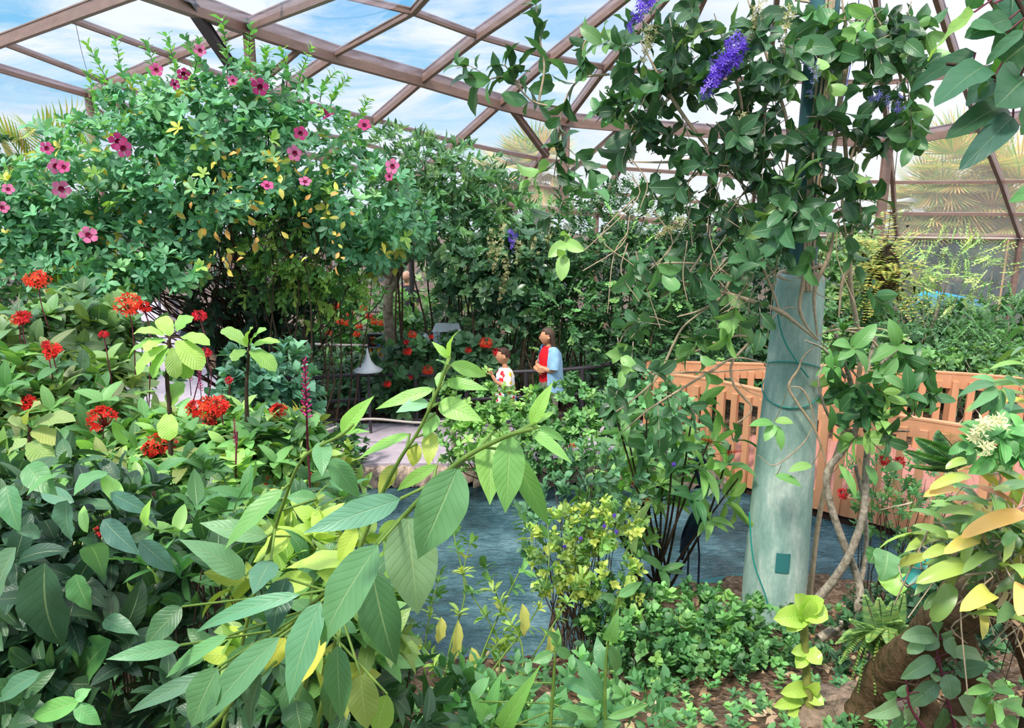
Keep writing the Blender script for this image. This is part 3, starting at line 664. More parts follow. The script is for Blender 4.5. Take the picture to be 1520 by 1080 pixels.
# tall pinnate shrub
PINN = LFs(mnode=6, k=2, L=.24, beta=62, ln=.085, wd=.036, sag=.05, palette=pal('2c6038','387440','235030','4f8f50','78b05c'), wts=[.28,.27,.25,.13,.07], flatp=True, taper=.6, nup=.7)
shrub('pinnate_shrub', 'tall dense shrub with feathery compound leaves right of the woman', 'shrub', base_under(900, 10.9), [(905,360,10.8,95,75,.7),(850,450,10.7,65,60,.5),(940,440,10.6,95,90,.6),(1000,520,10.5,80,80,.5),(890,520,10.6,80,45,.45),(1040,430,10.9,60,90,.5),(960,330,11,60,50,.6)], PINN, 11, 43, nst=3, r0=.03)
shrub('pinnate_shrub', 'bright glossy compound-leaved bush just above the woman', 'shrub', base_under(835, 10.6), [(835,455,10.3,45,30,.3),(810,350,11.3,70,50,.5)], dict(PINN, wts=None, palette=pal('5ba058','6bb060','4a8f50')), 5, 44, nst=5, stem=STEMD)
# dark large-leaf ficus
shrub('ficus_bush', 'dark rubber-leaved bush with drooping leaves beside the far path', 'shrub', base_under(365, 10.4), [(368,470,10.3,58,48,.5),(345,440,10.3,55,32,.5),(420,430,10.2,45,55,.5),(345,500,10.4,40,30,.4)], LFs(mnode=3, k=3, L=.2, beta=50, ln=.26, wd=.085, sag=.1, palette=pal('2a4f44','335b4c','24463c','3d6a54'), droop=.9, shape=(.7,.8), nup=.1), 3.0, 45, mat=LEAFG, nst=4, r0=.03)
shrub('leafy_shrub', 'yellow-green shrub with hanging leaves below the pink-flowered canopy', 'shrub', base_under(425, 10.9), [(455,385,9.5,70,42,.4),(400,350,9.2,55,30,.3),(510,400,9.7,50,38,.4),(390,410,9.5,45,35,.3),(470,435,9.8,55,28,.3),(430,300,8.9,50,25,.2)], LFs(mnode=3, k=3, L=.16, beta=60, ln=.12, wd=.045, palette=pal('6fae44','8cc24e','a8ce56','5b9a44','4b8a48','3f7a44'), droop=.6, nup=.3), 6, 46, nst=3, r0=.02)
# grey trunk behind
m = MB(); p = ong(455, 530, 0); p = at(455, 560, 12.3); p[2] = 0; m.tube([p, p+[0,0,1.45]], .13, 12); o = m.build('tree_stump', BARKG, None, loc=p); tag(o, 'thick grey trunk standing behind the grey handrail', 'trunk')
# ---- pink-flowered allamanda ---------------------------------------------------------------
ALL = LFs(mnode=1, k=5, L=.0, beta=66, ln=.125, wd=.055, sag=.06, fold=.15, shape=(1.0,.5), palette=np.concatenate([TEAL, pal('c9c23e','8fbf4a')]), wts=[.2,.19,.2,.15,.14,.07,.02,.03], nup=.45)
ab = base_under(392, 10.75)
AB = [(330,200,7.9,120,85,1.0),(250,160,7.8,85,45,.7),(200,250,7.6,120,85,1.0),(110,290,7.4,90,70,.9),(430,230,8,110,75,1.0),(530,300,8,85,62,.9),(390,150,8,70,50,.7),(590,335,7.9,50,48,.7),(330,290,7.6,170,55,.9),(60,350,7.3,85,55,.8),(170,370,7.2,110,55,.8),(280,330,7.3,80,45,.5),(500,340,8,70,40,.6),(30,320,7.2,60,60,.6),(60,400,6.9,90,40,.5),(170,415,6.8,90,30,.4),(250,400,6.9,60,30,.4),(560,370,7.8,50,35,.5)]
AB = [(u, v, Y+1.6, a, b, d*1.15) for u, v, Y, a, b, d in AB]
al = shrub('allamanda_shrub', 'huge spreading shrub covered with pink trumpet flowers', 'shrub', ab, AB, ALL, 7.6, 50, nst=0, shell=.16, keepback=.3)
rng = np.random.default_rng(51); m = MB(); bb = np.r_[ab, 0]
knots = [bb+[rng.normal(0,.3), rng.normal(0,.15), 0] for _ in range(7)]
for i in range(110):
    u, v, Y, ru, rv, rd = AB[rng.integers(len(AB))]; c = at(u, v, Y); k = pxm(c); e_ = c+rng.normal(0, .4, 3)*[ru*k, rd, rv*k]
    s0 = knots[i % 7]+[0,0,rng.uniform(0, 1.9)]; branchy(m, rng, s0, [e_], rng.uniform(.008, .02), .22, 12, .3, 4)
for kn in knots: m.tube(spline([kn, kn+[rng.normal(0,.1), 0, .9], kn+[rng.normal(0,.3), rng.normal(0,.2), 2.0]], 10), [.055, .03], 7)
# drooping tangle of bare twigs
for i in range(170):
    u0 = rng.uniform(250, 480); p0 = at(u0, rng.uniform(280, 330), 9.1+rng.uniform(-.3,.5)); q = p0+[rng.normal(0,.35), rng.normal(0,.2), -rng.uniform(.3, .95)]
    m.tube(spline([p0, (p0+q)/2+rng.normal(0,.13,3), q], 8), [.006, .003], 3, cap=False)
m.build('stem', STEMD, al)
# upright shoots along the top
m = MB()
SH = [((190,170),(132,70)),((200,150),(172,62)),((235,140),(218,66)),((262,120),(247,55)),((285,120),(276,60)),((310,110),(296,62)),((338,110),(330,32)),((372,120),(372,38)),((425,130),(418,78)),((440,140),(462,72)),((475,150),(497,108)),((490,160),(515,118)),((170,200),(150,120)),((520,190),(545,150)),((400,110),(395,72)),((150,190),(133,110))]
for (a, b_) in SH:
    Y = 9.4+rng.uniform(-.3,.3); s = spline([at(*a, Y), at((a[0]+b_[0])/2+rng.normal(0,5), (a[1]+b_[1])/2, Y), at(*b_, Y)], 12); ms = MB(); ms.tube(s, [.006, .003], 4); ms.build('shoot', STEMD, al)
    t = norm(np.gradient(s, axis=0)); sprigs(m, rng, s[2:], t[2:], mnode=1, k=3, beta=58, ln=.105, wd=.048, palette=pal('5aa56c','6ab470','86c25a'), shape=(1,.5), nup=.3)
m.build('shoot_foliage', LEAF, al, label='upright leafy shoots above the canopy')
def trumpet(name, pet, throat, R=.045, hose=None):
    m = MB(); a = np.arange(5)*2*PI/5
    m.lathe((0,0,0), [(.006,-.055),(.012,-.03),(.018,-.01),(.022,.004)], 10, lin(throat))
    d = np.stack([np.cos(a), np.sin(a), np.full(5, .22)], 1); m.leaves(d*[.014,.014,0], d, (0,0,1), R*1.15, R*1.15, .08, lin(pet), .1, (.9,.4), (4,5))
    m.lathe((0,0,0), [(.0,-.004),(.012,.002),(.019,.010)], 10, lin(hose or throat)); o = m.build(name, PETAL, None); me = o.data; bpy.data.objects.remove(o); return me
TR = [trumpet('flower', 'd55a94', '8c1f4a'), trumpet('flower', 'e07aa8', '8f2450'), trumpet('flower', 'c2407c', '6e163c')]
def put(me, name, parent, p, axis, scale=1.0, spin=0.0, label=None):
    o = bpy.data.objects.new(name, me); link(o, parent); o.location = tuple(np.asarray(p)-np.array(parent.location))
    q = Vector((0,0,1)).rotation_difference(Vector(tuple(float(x) for x in axis))); o.rotation_mode = 'QUATERNION'; o.rotation_quaternion = q @ Matrix.Rotation(spin, 3, 'Z').to_quaternion(); o.scale = (scale,)*3
    if label: o['label'] = label
    return o
FL = [(297,75,1,.9),(232,104,0,1),(272,109,2,1),(259,125,2,.8),(386,129,2,1.3),(346,120,0,.8),(486,170,2,1.15),(541,186,2,1.05),(446,198,2,1.1),(438,227,1,1.25),(175,210,2,1.3),(182,220,0,1.35),(69,220,0,1),(82,246,1,1.2),(95,248,0,1),(91,280,1,1.35),(12,281,1,.9),(397,276,0,1),(453,270,1,1),(583,247,1,1.2),(578,262,0,.7),(131,349,1,1.35),(3,308,1,1),(376,121,1,.7)]
for i, (u, v, q, s) in enumerate(FL):
    p = at(u, v, 7.85 if (u < 200 and v > 200) else 8.15); ax = norm(CAM-p)+rng.normal(0, .35, 3)+[0,0,.15]; put(TR[q], 'flower', al, p, norm(ax), s*1.1, rng.random()*6, )
m = MB(); pts = np.array([at(rng.uniform(120,520), rng.uniform(230,400), 8.3+rng.uniform(0,.3)) for _ in range(150)]); sprigs(m, rng, pts, norm(rng.normal(0,1,(150,3))+[0,-1,0]), k=1, beta=50, ln=.11, wd=.05, palette=pal('d9c23a','e0a83c','c9d04a'), shape=(1,.5)); m.build('yellow_leaves', LEAF, al, label='scattered yellowing leaves')
# ------------------------------------------------------------------ shrubs in the middle distance
MIDS = [
 ('low_shrub', 'leafy green shrub in front of the path below the boy', base_under(740, 8.35), [(705,600,8.5,55,45,.3),(745,650,8.3,70,45,.3),(700,660,8.2,50,35,.25),(770,615,8.5,50,40,.3)], LFs(mnode=2, k=4, L=.06, ln=.085, wd=.045, palette=pal('6aa552','7fbb55','558f48','93c860')), 8, 61),
 ('low_shrub', 'darker green shrub in front of the woman', base_under(830, 8.4), [(835,610,8.5,60,45,.3),(880,650,8.3,60,40,.3),(820,670,8.2,60,30,.25)], LFs(mnode=2, k=4, L=.06, ln=.09, wd=.045, palette=pal('4f8f50','5f9f58','3f7c48','74ae5c')), 8, 62),
 ('low_shrub', 'shrub with drooping leaves on the bank left of the footbridge', base_under(960, 8.6), [(950,610,8.7,70,50,.35),(1000,660,8.4,50,35,.3)], LFs(mnode=2, k=4, L=.08, ln=.12, wd=.06, palette=pal('44805a','4f8f60','5f9f6a'), nup=.6), 6, 63),
 ('low_shrub', 'small dark clump on the bank near the path edge', base_under(500, 8.5), [(490,680,8.5,42,30,.25),(520,655,8.7,20,25,.2),(470,715,8.2,45,20,.2)], LFs(mnode=2, k=4, L=.06, ln=.1, wd=.05, palette=DARKG), 7, 64),
 ('low_shrub', 'bushy blue-green shrub left of the path', base_under(420, 7.2), [(425,560,7.2,32,35,.25),(370,590,7.0,42,42,.3),(440,600,7.2,25,30,.2),(360,560,7.2,25,30,.2)], LFs(mnode=3, k=3, L=.12, ln=.12, wd=.07, palette=BLUEG, nup=.6, shape=(.8,.6)), 7, 65),
]
for nm, lb, bs, bl, sp, dn, sd in MIDS: shrub(nm, lb, 'shrub', bs, bl, sp, dn, sd, nst=4, r0=.012)
# right side, behind the bridge
RB = [
 ('leafy_shrub', 'low leafy hedge right behind the far bridge railing', base_under(1350, 9.9), [(1215,535,10.2,50,45,.3),(1290,545,10.1,60,35,.3),(1370,550,10.0,60,32,.3),(1450,545,10.0,60,35,.3),(1525,550,9.9,60,45,.3)], LFs(palette=pal('4a7f48','5c9450','3a6a40','74a85c'), ln=.09, wd=.042), 5, 70),
 ('leafy_shrub', 'taller dark shrub mass between the grey wall and the hedge', base_under(1400, 13), [(1250,470,13,80,60,.5),(1350,480,13,80,45,.5),(1450,480,13,80,40,.5),(1530,480,13,50,50,.5)], LFs(palette=pal('2f5f3a','3a6e44','4a8050'), ln=.13, wd=.06), 5, 69),
 ('leafy_shrub', 'shrub with small leaves and tiny red blooms under the hanging fern', base_under(1265, 11.5), [(1265,400,11.8,60,60,.5),(1240,470,11.6,70,50,.5),(1290,520,11.4,80,45,.5)], LFs(palette=pal('5c8a55','6f9a60','4a7a4a','86a86a'), ln=.11, wd=.06), 7, 71),
 ('leafy_shrub', 'dark shrub behind the bridge railing right of the column', base_under(1330, 11.2), [(1330,560,11.2,90,35,.4),(1420,520,11.4,80,50,.5),(1200,560,11.2,60,30,.4)], LFs(palette=pal('3f6f45','4c8050','355f3d'), ln=.12, wd=.055), 7, 72),
 ('feathery_shrub', 'light airy shrub with feathery leaves against the grey wall', base_under(1405, 11.8), [(1400,385,11.8,70,30,.4),(1440,400,11.7,45,30,.4),(1350,400,11.8,40,25,.4),(1420,430,11.6,60,22,.35)], dict(PINN, mnode=8, L=.34, ln=.07, wd=.02, wts=None, palette=pal('8fb870','a4c878','79a862','b8d080')), 3, 73),
 ('feathery_shrub', 'blue-green feathery shrub right of the column', base_under(1290, 10.9), [(1290,490,10.9,70,40,.4),(1340,520,10.8,50,30,.3)], dict(PINN, mnode=8, L=.3, ln=.07, wd=.018, wts=None, palette=pal('5f9f78','70ae86','4f8f6a')), 3.5, 74),
 ('feathery_shrub', 'green feathery mound beside the grey wall at the right edge', base_under(1480, 10.8), [(1490,465,10.8,60,22,.4),(1440,540,10.6,60,40,.4),(1500,520,10.5,50,40,.4)], dict(PINN, mnode=8, L=.32, ln=.08, wd=.022, wts=None, palette=pal('4f8a50','5f9a58','447a48')), 3.5, 75),
]
for nm, lb, bs, bl, sp, dn, sd in RB: shrub(nm, lb, 'shrub', bs, bl, sp, dn*1.9, sd, nst=4, r0=.018, stem=BARKG)
# fern ball hanging by the column
rng = np.random.default_rng(80); c = at(1312, 405, 10.6); e = empty('hanging_fern', c, 'yellow-green fern ball with brown rootlets hanging right of the column', 'fern')
m, ms = MB(), MB()
for i in range(130):
    d = norm(rng.normal(0, 1, 3)*[1,.8,.9]+[.1,-.3,.15]); L_ = rng.uniform(.35,.75); p0 = c+np.array([d[0]*.1, d[1]*.1, rng.uniform(-.35,.45)]); s = spline([p0, p0+d*L_*.55+np.array([0,0,.05]), p0+d*L_-np.array([0,0,.12*L_])], 14)
    t = norm(np.gradient(s, axis=0)); side = norm(np.cross(t, [0,0,1.0]))
    for sg in (-1, 1): m.leaves(s[1:], (side*sg+t*.3)[1:], (0,-.4,1), .075*np.sin(np.linspace(.5, 3.0, 13))+.01, .028, .0, pick(rng, pal("98ac40","7c983c","b4b84c","c0a844","6c8c38"), 13), .1, (.4,.6), (2,2))
m.build('frond', LEAF, e); m = MB()
for i in range(90): 
    p = c+rng.normal(0,1,3)*[.13,.1,.2]; m.tube([p, p+rng.normal(0,.07,3)-[0,0,.1]], [.02,.006], 4, cap=False)
m.lathe(c, [(.02,-.4),(.17,-.24),(.21,0),(.16,.24),(.03,.4)], 12); m.build('root_ball', STEMD, e); m = MB(); m.tube([c+[0,0,.3], [c[0], c[1], 4.9]], .006, 4); m.build('cord', STEMD, e)
# blue tarp outside
TP = at(1400, 447, 20.5); 
m = MB(); m.grid(np.array([[at(u, v, Y)+[0,0,.05*math.sin(u)] for u, Y in zip(np.linspace(1335,1460,9), np.linspace(20,20.6,9))] for v, Y in ((428,22),(437,21),(446,20.4),(456,20))]) if False else np.array([[at(u, v, y) for u in np.linspace(1335+dx,1462-dx*2,9)] for v, y, dx in ((432,21.2,35),(440,20.7,15),(448,20.3,0),(456,20.2,0))]))
o = m.build('blue_awning', solid('bright_blue_cloth', '25b6e6', .6), None, loc=TP); tag(o, 'bright blue sloping awning seen through the grey wall', 'awning')
m = MB(); 
# ---- coffee-like tree on the bank right of the column --------------------------------------
e = empty('twisted_tree', ong(1235, 945, .0), 'small tree with twisting pale trunks and broad leaves right of the column', 'tree')
m = MB(); Yt = 4.9
def pxs(pts, Y): return [at(u, v, Y+dy) for u, v, dy in pts]
m.tube(spline(pxs([(1215,948,-.1),(1258,920,0),(1276,890,0),(1272,855,.05),(1250,800,0),(1232,745,0),(1228,700,0),(1252,668,0),(1272,630,.05),(1268,590,.1),(1255,540,.1),(1240,495,.1)], Yt), 60), [.034,.028,.024,.02,.014], 10)
m.tube(spline(pxs([(1208,895,.05),(1238,860,0),(1262,820,-.05),(1282,760,-.05),(1285,700,0),(1288,650,.05),(1280,600,.1),(1290,540,.15),(1300,500,.2)], Yt), 50), [.034,.026,.02,.012], 10)
m.tube(spline(pxs([(1270,895,.08),(1284,830,.1),(1284,760,.12),(1270,690,.15)], Yt), 30), [.02,.014], 8)
for pts in ([(1262,640,0),(1232,620,-.1),(1215,570,-.2),(1222,540,-.2)], [(1280,600,0),(1330,590,-.1),(1375,560,-.1)], [(1285,560,0),(1330,520,-.1),(1350,500,-.1)], [(1255,560,0),(1225,520,-.1),(1195,505,-.2)], [(1285,650,0),(1310,640,0),(1350,640,-.1)]):
    m.tube(spline(pxs(pts, Yt), 16), [.013,.005], 6)
m.build('trunk', BARKG, e)
rng = np.random.default_rng(81); P, O = cloud(rng, [(1245,510,4.75,35,25,.25),(1270,555,4.8,50,40,.3),(1335,530,4.8,50,32,.3),(1310,595,4.75,50,28,.25),(1355,560,4.8,35,40,.2),(1275,640,4.7,35,25,.2)], .85, .4, .5)
m = MB(); ms = MB(); sprigs(m, rng, P, norm(O+rng.normal(0,.5,P.shape)+[0,-.3,-.1]), mnode=2, k=3, L=.07, beta=65, ln=.165, wd=.075, sag=.1, palette=pal('3f7c48','4f9050','5fa050','7fb558','35703f'), res=(6,5), shape=(.75,.85), nup=.6, droop=.5, fold=.2, stems=ms, stemr=.004)
m.build('foliage', LEAFV, e); ms.build('twig', BARK, e)
m = MB(); lv = [((1150,625),(1178,628)),((1148,628),(1112,632)),((1150,630),(1160,668)),((1150,630),(1135,655)),((1205,690),(1170,700)),((1150,705),(1190,722)),((1262,655),(1300,660)),((1230,640),(1232,600)),((1285,690),(1300,720)),((1340,690),(1310,700)),((1245,690),(1270,740))]
A_ = np.array([at(*a, 4.7) for a, b_ in lv]); B_ = np.array([at(*b_, 4.65) for a, b_ in lv]); cc_ = pick(rng, MIDG, len(lv))
for ids, src in (([0,1,2,3], (1171,573)), ([4], (1220,660)), ([5], (1160,690)), ([6], (1262,640)), ([7], (1240,620)), ([8], (1275,680)), ([9], (1288,650)), ([10], (1232,700))):
    m = MB(); i_ = np.array(ids); m.leaves(A_[i_], (B_-A_)[i_], (0,-.5,.8), np.linalg.norm((B_-A_)[i_], axis=1), .07, .1, cc_[i_], .2, (.75,.85), (6,5)); a0_ = A_[ids[0]]; s0_ = at(*src, 4.75); m.tube(spline([s0_, (s0_+a0_)/2-[0,0,.02], a0_], 6), .003, 4, lin('6f6a48')); m.build('leaf_spray', LEAFV, e)
# ---- firespike clump between pond and camera ----------------------------------------------
LONG = LFs(mnode=3, k=2, L=.22, beta=68, ln=.25, wd=.078, sag=.14, res=(5,5), shape=(.75,.95), droop=.45, nup=.7, taper=.3)
fe = empty('firespike_plant', np.r_[ong(975, 880, .0)[:2], -.05], 'tall leafy plant with dark stems and red flower spikes left of the column', 'plant'); fb = np.array(fe.location)
m, ms = MB(), MB(); rng = np.random.default_rng(82)
TOPS = [(900,668),(930,640),(960,690),(985,700),(1005,660),(1052,655),(1085,660),(925,760),(1095,710),(880,700),(945,715),(960,620),(1030,600),(950,790),(1000,620),(915,620)]
for i, (u, v) in enumerate(TOPS):
    T = at(u, v, 5.5+rng.uniform(-.25,.35)); s = spline([fb+rng.normal(0,.08,3)*[1,1,0], fb*.5+T*.5+rng.normal(0,.08,3), T], 14); ms.tube(s, [.014,.006], 5)
    n_ = 3; pts = s[[-5,-3,-1]]; sprigs(m, rng, pts, norm(np.gradient(s, axis=0)[[-5,-3,-1]]+rng.normal(0,.15,(3,3))), **dict(LONG, L=.12, mnode=2, k=3, palette=pal('4c8a48','5f9f50','7bb456','8fc45a','3f7c48')))
m.build('foliage', LEAFV, fe); ms.build('stem', STEMD, fe)
# star flower / cluster generators
def starflower(m, c, axis, R, col, col2, rng, np_=4, w=.4):
    q = Vector((0,0,1)).rotation_difference(Vector(tuple(axis))).to_matrix(); q = np.array(q); a = np.arange(np_)*2*PI/np_+rng.random()
    d = np.stack([np.cos(a), np.sin(a), np.full(np_, .25)], 1) @ q.T; m.leaves(np.repeat([c], np_, 0), d, axis, R, R*w, -.08, lin(col) if isinstance(col, str) else col, .1, (.6,.5), (2,2))
    if col2: m.tube([np.asarray(c), np.asarray(c)-np.asarray(axis)*R*.8], [R*.13, R*.06], 4, lin(col2))
def redcluster(name, seed, cols, R=.06, n=42, fR=.024, np_=4, w=.45, dome=.6):
    rng = np.random.default_rng(seed); m = MB(); P = pal(*cols)
    for i in range(n):
        d = norm(rng.normal(0,1,3)); d[2] = abs(d[2])*dome+.05 if rng.random() < .85 else d[2]*.5; d = norm(d); c = d*R*rng.uniform(.6,1.05); starflower(m, c, norm(d+rng.normal(0,.25,3)), fR*rng.uniform(.7,1.2), P[rng.integers(len(P))]*rng.uniform(.8,1.15), None, rng, np_, w)
        m.tube([c*.1-[0,0,R*.6], c], [.0016,.0012], 3, lin('8a2f2a'), cap=False)
    o = m.build(name, PETAL, None); me = o.data; bpy.data.objects.remove(o); return me
RC = [redcluster('flower_cluster', 1, ['e8352a','f0483a','d82828']), redcluster('flower_cluster', 2, ['f04a34','e03a2e','f2663e'], R=.07, n=52), redcluster('flower_cluster', 3, ['d83040','e8404a','b8242e'], R=.05, n=34, fR=.028)]
def spike(name, seed, cols, H=.22, n=46, fl=.022, lean=.0, rad=.02):
    rng = np.random.default_rng(seed); m = MB(); P = pal(*cols)
    m.tube([(0,0,-.12),(lean*.4,0,H*.5),(lean,0,H)], [.0035,.0015], 4, lin('5a2430'))
    for i in range(n):
        f = i/n; a = i*2.4; rr = rad*(1-.75*f); c = np.array([lean*f, 0, H*f]); d = norm(np.array([math.cos(a), math.sin(a), .5+.6*f])); m.tube([c, c+d*fl*(1.1-.5*f)], [.0018, .0035*(1.15-.6*f)], 4, P[rng.integers(len(P))]*rng.uniform(.8,1.2))
    o = m.build(name, PETAL, None); me = o.data; bpy.data.objects.remove(o); return me
SPM = spike('flower_spike', 4, ['c23a7a','b02c68','d4559a']); SPR = spike('flower_spike', 5, ['e03030','f04838','c82838'], H=.14, n=30, fl=.03)
for i, (u, v) in enumerate([(845,662),(868,664),(1060,655),(1078,672),(950,745),(938,718)]): put(SPR, 'flower_spike', fe, at(u, v, 5.3), norm([rng.normal(), -.3, .25]), .8, 0)
# red drooping blooms by the bridge
for i, (u, v) in enumerate([(1335,686),(1312,684),(1250,733)]): put(RC[2], 'flower_cluster', e, at(u, v, 4.85), (0,-.5,.6), .75)

# ---- yellow-green bushes by the pond --------------------------------------------------------
SMALL = LFs(mnode=3, k=3, L=.09, ln=.055, wd=.03, beta=60, shape=(.8,.6), res=(3,3))
MB2 = [
 ('pond_shrub', 'yellow-green bush with small purple flowers at the pond edge', base_under(870, 4.75), [(865,800,4.8,72,42,.2),(890,850,4.7,60,45,.2),(900,775,4.8,45,30,.2),(830,830,4.7,40,40,.2)], dict(SMALL, palette=pal('a0bc48','84ac48','b8cc50','6c9c48','5c8c48')), 4.2, 91),
 ('pond_shrub', 'blue-green shrub rising behind the yellow-green bush', base_under(850, 5.1), [(840,745,5.2,55,38,.2),(900,725,5.2,50,42,.2),(800,790,5.0,35,35,.2),(875,690,5.2,25,25,.2)], dict(SMALL, ln=.085, wd=.036, palette=pal('4f8a68','5f9a74','44785c')), 2.2, 92),
 ('ground_cover', 'green leafy mound left of the column foot', base_under(1020, 4.8), [(1010,925,4.6,90,34,.35),(960,960,4.4,80,42,.3),(1060,920,4.8,45,32,.25),(920,910,4.6,45,40,.25)], dict(SMALL, ln=.065, wd=.038, palette=pal('3f7c48','4f8f50','34683f','5f9f54','7ab456')), 6.5, 93),
 ('ground_cover', 'green leafy mound in front of the column foot', base_under(1120, 4.4), [(1105,975,4.5,70,35,.25),(1060,1005,4.2,60,30,.25),(1150,935,4.7,40,35,.2),(1085,950,4.6,50,30,.2)], dict(SMALL, ln=.06, wd=.036, palette=pal('3f7848','4f8c50','5f9c54','34683f')), 6.5, 94),
 ('ground_cover', 'small dark plants under the twisted tree', base_under(1270, 4.7), [(1270,960,4.6,60,30,.25),(1300,905,4.9,60,20,.2),(1240,1000,4.2,40,20,.2)], dict(SMALL, ln=.055, wd=.03, palette=DARKG), 5, 95),
 ('pond_shrub', 'thin-leaved green shrub between the railing and the orchid clump', base_under(1350, 5.6), [(1330,760,5.7,55,48,.3),(1300,720,5.7,40,40,.2),(1375,720,5.6,35,40,.2)], dict(SMALL, ln=.06, wd=.022, palette=pal('5f9f60','4f8a58','74b068')), 4.5, 96),
 ('pond_shrub', 'dark leafy shrub at the water edge right of the twisted tree', base_under(1380, 5.0), [(1385,890,4.6,60,35,.3),(1420,930,4.2,80,50,.3)], dict(SMALL, ln=.07, wd=.04, palette=DARKG), 5, 97),
]
ENT = {}
for nm, lb, bs, bl, sp, dn, sd in MB2: ENT[lb[:12]] = shrub(nm, lb, 'shrub' if 'shrub' in nm else 'ground cover plant', bs, bl, sp, dn, sd, nst=7, r0=.008, wob=.05)
PUR = redcluster('flower', 7, ['5a3aa8','6a48b8'], R=.008, n=5, fR=.013, np_=5, w=.7)
for (u, v) in [(897,782),(862,800),(915,790),(838,812),(912,766),(1000,690)]: put(PUR, 'flower', ENT['yellow-green'], at(u, v, 4.55), (0,-1,.4), 1.2)
# weedy yellow stems in front of the pond
we = empty('weedy_plant', np.r_[at(720,1040,3.6)[:2], .45], 'thin weedy plant with sparse yellow-green leaves over the pond', 'plant'); m, ms = MB(), MB(); rng = np.random.default_rng(98)
WS = [[(655,1060),(668,960),(690,880),(675,800),(672,770)],[(690,1050),(720,960),(760,870),(790,810),(780,770)],[(705,1030),(745,975),(800,900),(815,830),(812,770)],[(640,1060),(630,980),(640,900),(655,850)],[(770,1040),(775,960),(745,900),(720,840)],[(650,1050),(700,1000),(735,960),(760,940)],[(720,1045),(740,1000),(735,940),(690,860),(700,800)],[(745,1050),(800,960),(850,880),(860,850)],[(680,1050),(650,990),(612,940)]]
for i, w_ in enumerate(WS):
    Y0 = 3.6+.1*(i % 4); s = spline([at(u, v, Y0+.15*j) for j, (u, v) in enumerate(w_)], 22); ms.tube(s, [.007,.003], 5)
    t = norm(np.gradient(s, axis=0)); sprigs(m, rng, s[8::2], t[8::2]+rng.normal(0,.3,(7,3)), mnode=2, k=3, L=.05, beta=60, ln=.085, wd=.034, palette=pal('90b84a','7cae4a','b4c850','64a04c','549048'), res=(4,3), droop=.4)
m.build('foliage', LEAFV, we); ms.build('stem', STEMG, we)
ly = [((680,920),(672,985)),((668,1000),(660,1048)),((775,895),(778,945)),((700,960),(705,1000)),((655,915),(650,955)),((820,930),(812,975))]
A_ = np.array([at(*a, 3.4) for a, b_ in ly]); B_ = np.array([at(*b_, 3.38) for a, b_ in ly])
for q in range(len(ly)): m = MB(); m.leaves(A_[q:q+1], B_[q:q+1]-A_[q:q+1], (.5,-.8,.2), np.linalg.norm(B_[q]-A_[q]), .06, .05, pal('c4c860'), .3, (.8,.8), (6,5), tipcol=(lin('b8804a'), .8), wave=.3); m.build('yellow_leaf', LEAFV, we, label='withering yellow leaf with a brown tip')
# lime cut-back sapling
le = empty('cut_back_sapling', np.r_[at(1195,1075,3.5)[:2], .5], 'stubby green sapling with bright lime leaves in front of the column', 'sapling'); m = MB()
sp_ = [at(1205,1085,3.35), at(1198,1010,3.4), at(1194,950,3.42), at(1192,905,3.45)]; m.tube(spline(sp_, 14), [.026,.02,.022], 9); m.build('stem', solid('young_green_bark', '8a8a4a', .7, .2, noise=1, nscale=15, c2='5f6a34'), le)
m = MB(); lv = [((1192,915),(1150,918),40),((1190,910),(1180,882),38),((1195,905),(1228,918),42),((1198,900),(1222,890),35),((1190,925),(1205,888),30),((1192,912),(1168,935),30),((1196,965),(1218,985),30),((1194,968),(1182,990),26),((1192,965),(1175,968),22),((1197,1020),(1160,1028),28),((1197,1030),(1222,1045),26),((1195,1045),(1170,1060),34),((1197,1025),(1215,1012),24),((1190,1035),(1150,1048),24)]
for (a, b_, w_) in lv:
    A_, B_ = at(*a, 3.42), at(*b_, 3.34); m.leaves(A_, B_-A_, (0,-.75,.6), np.linalg.norm(B_-A_)*1.05, w_*.85*pxm(A_), .12, lin('b4dc48')*np.array(1.0) if False else np.array(lin('b0d848')), .25, (.5,.6), (7,5), wave=.2)
m.build('foliage', leafmat('leaf_lime', vein=.4, rough=.3, spec=.6, trans=.35), le)

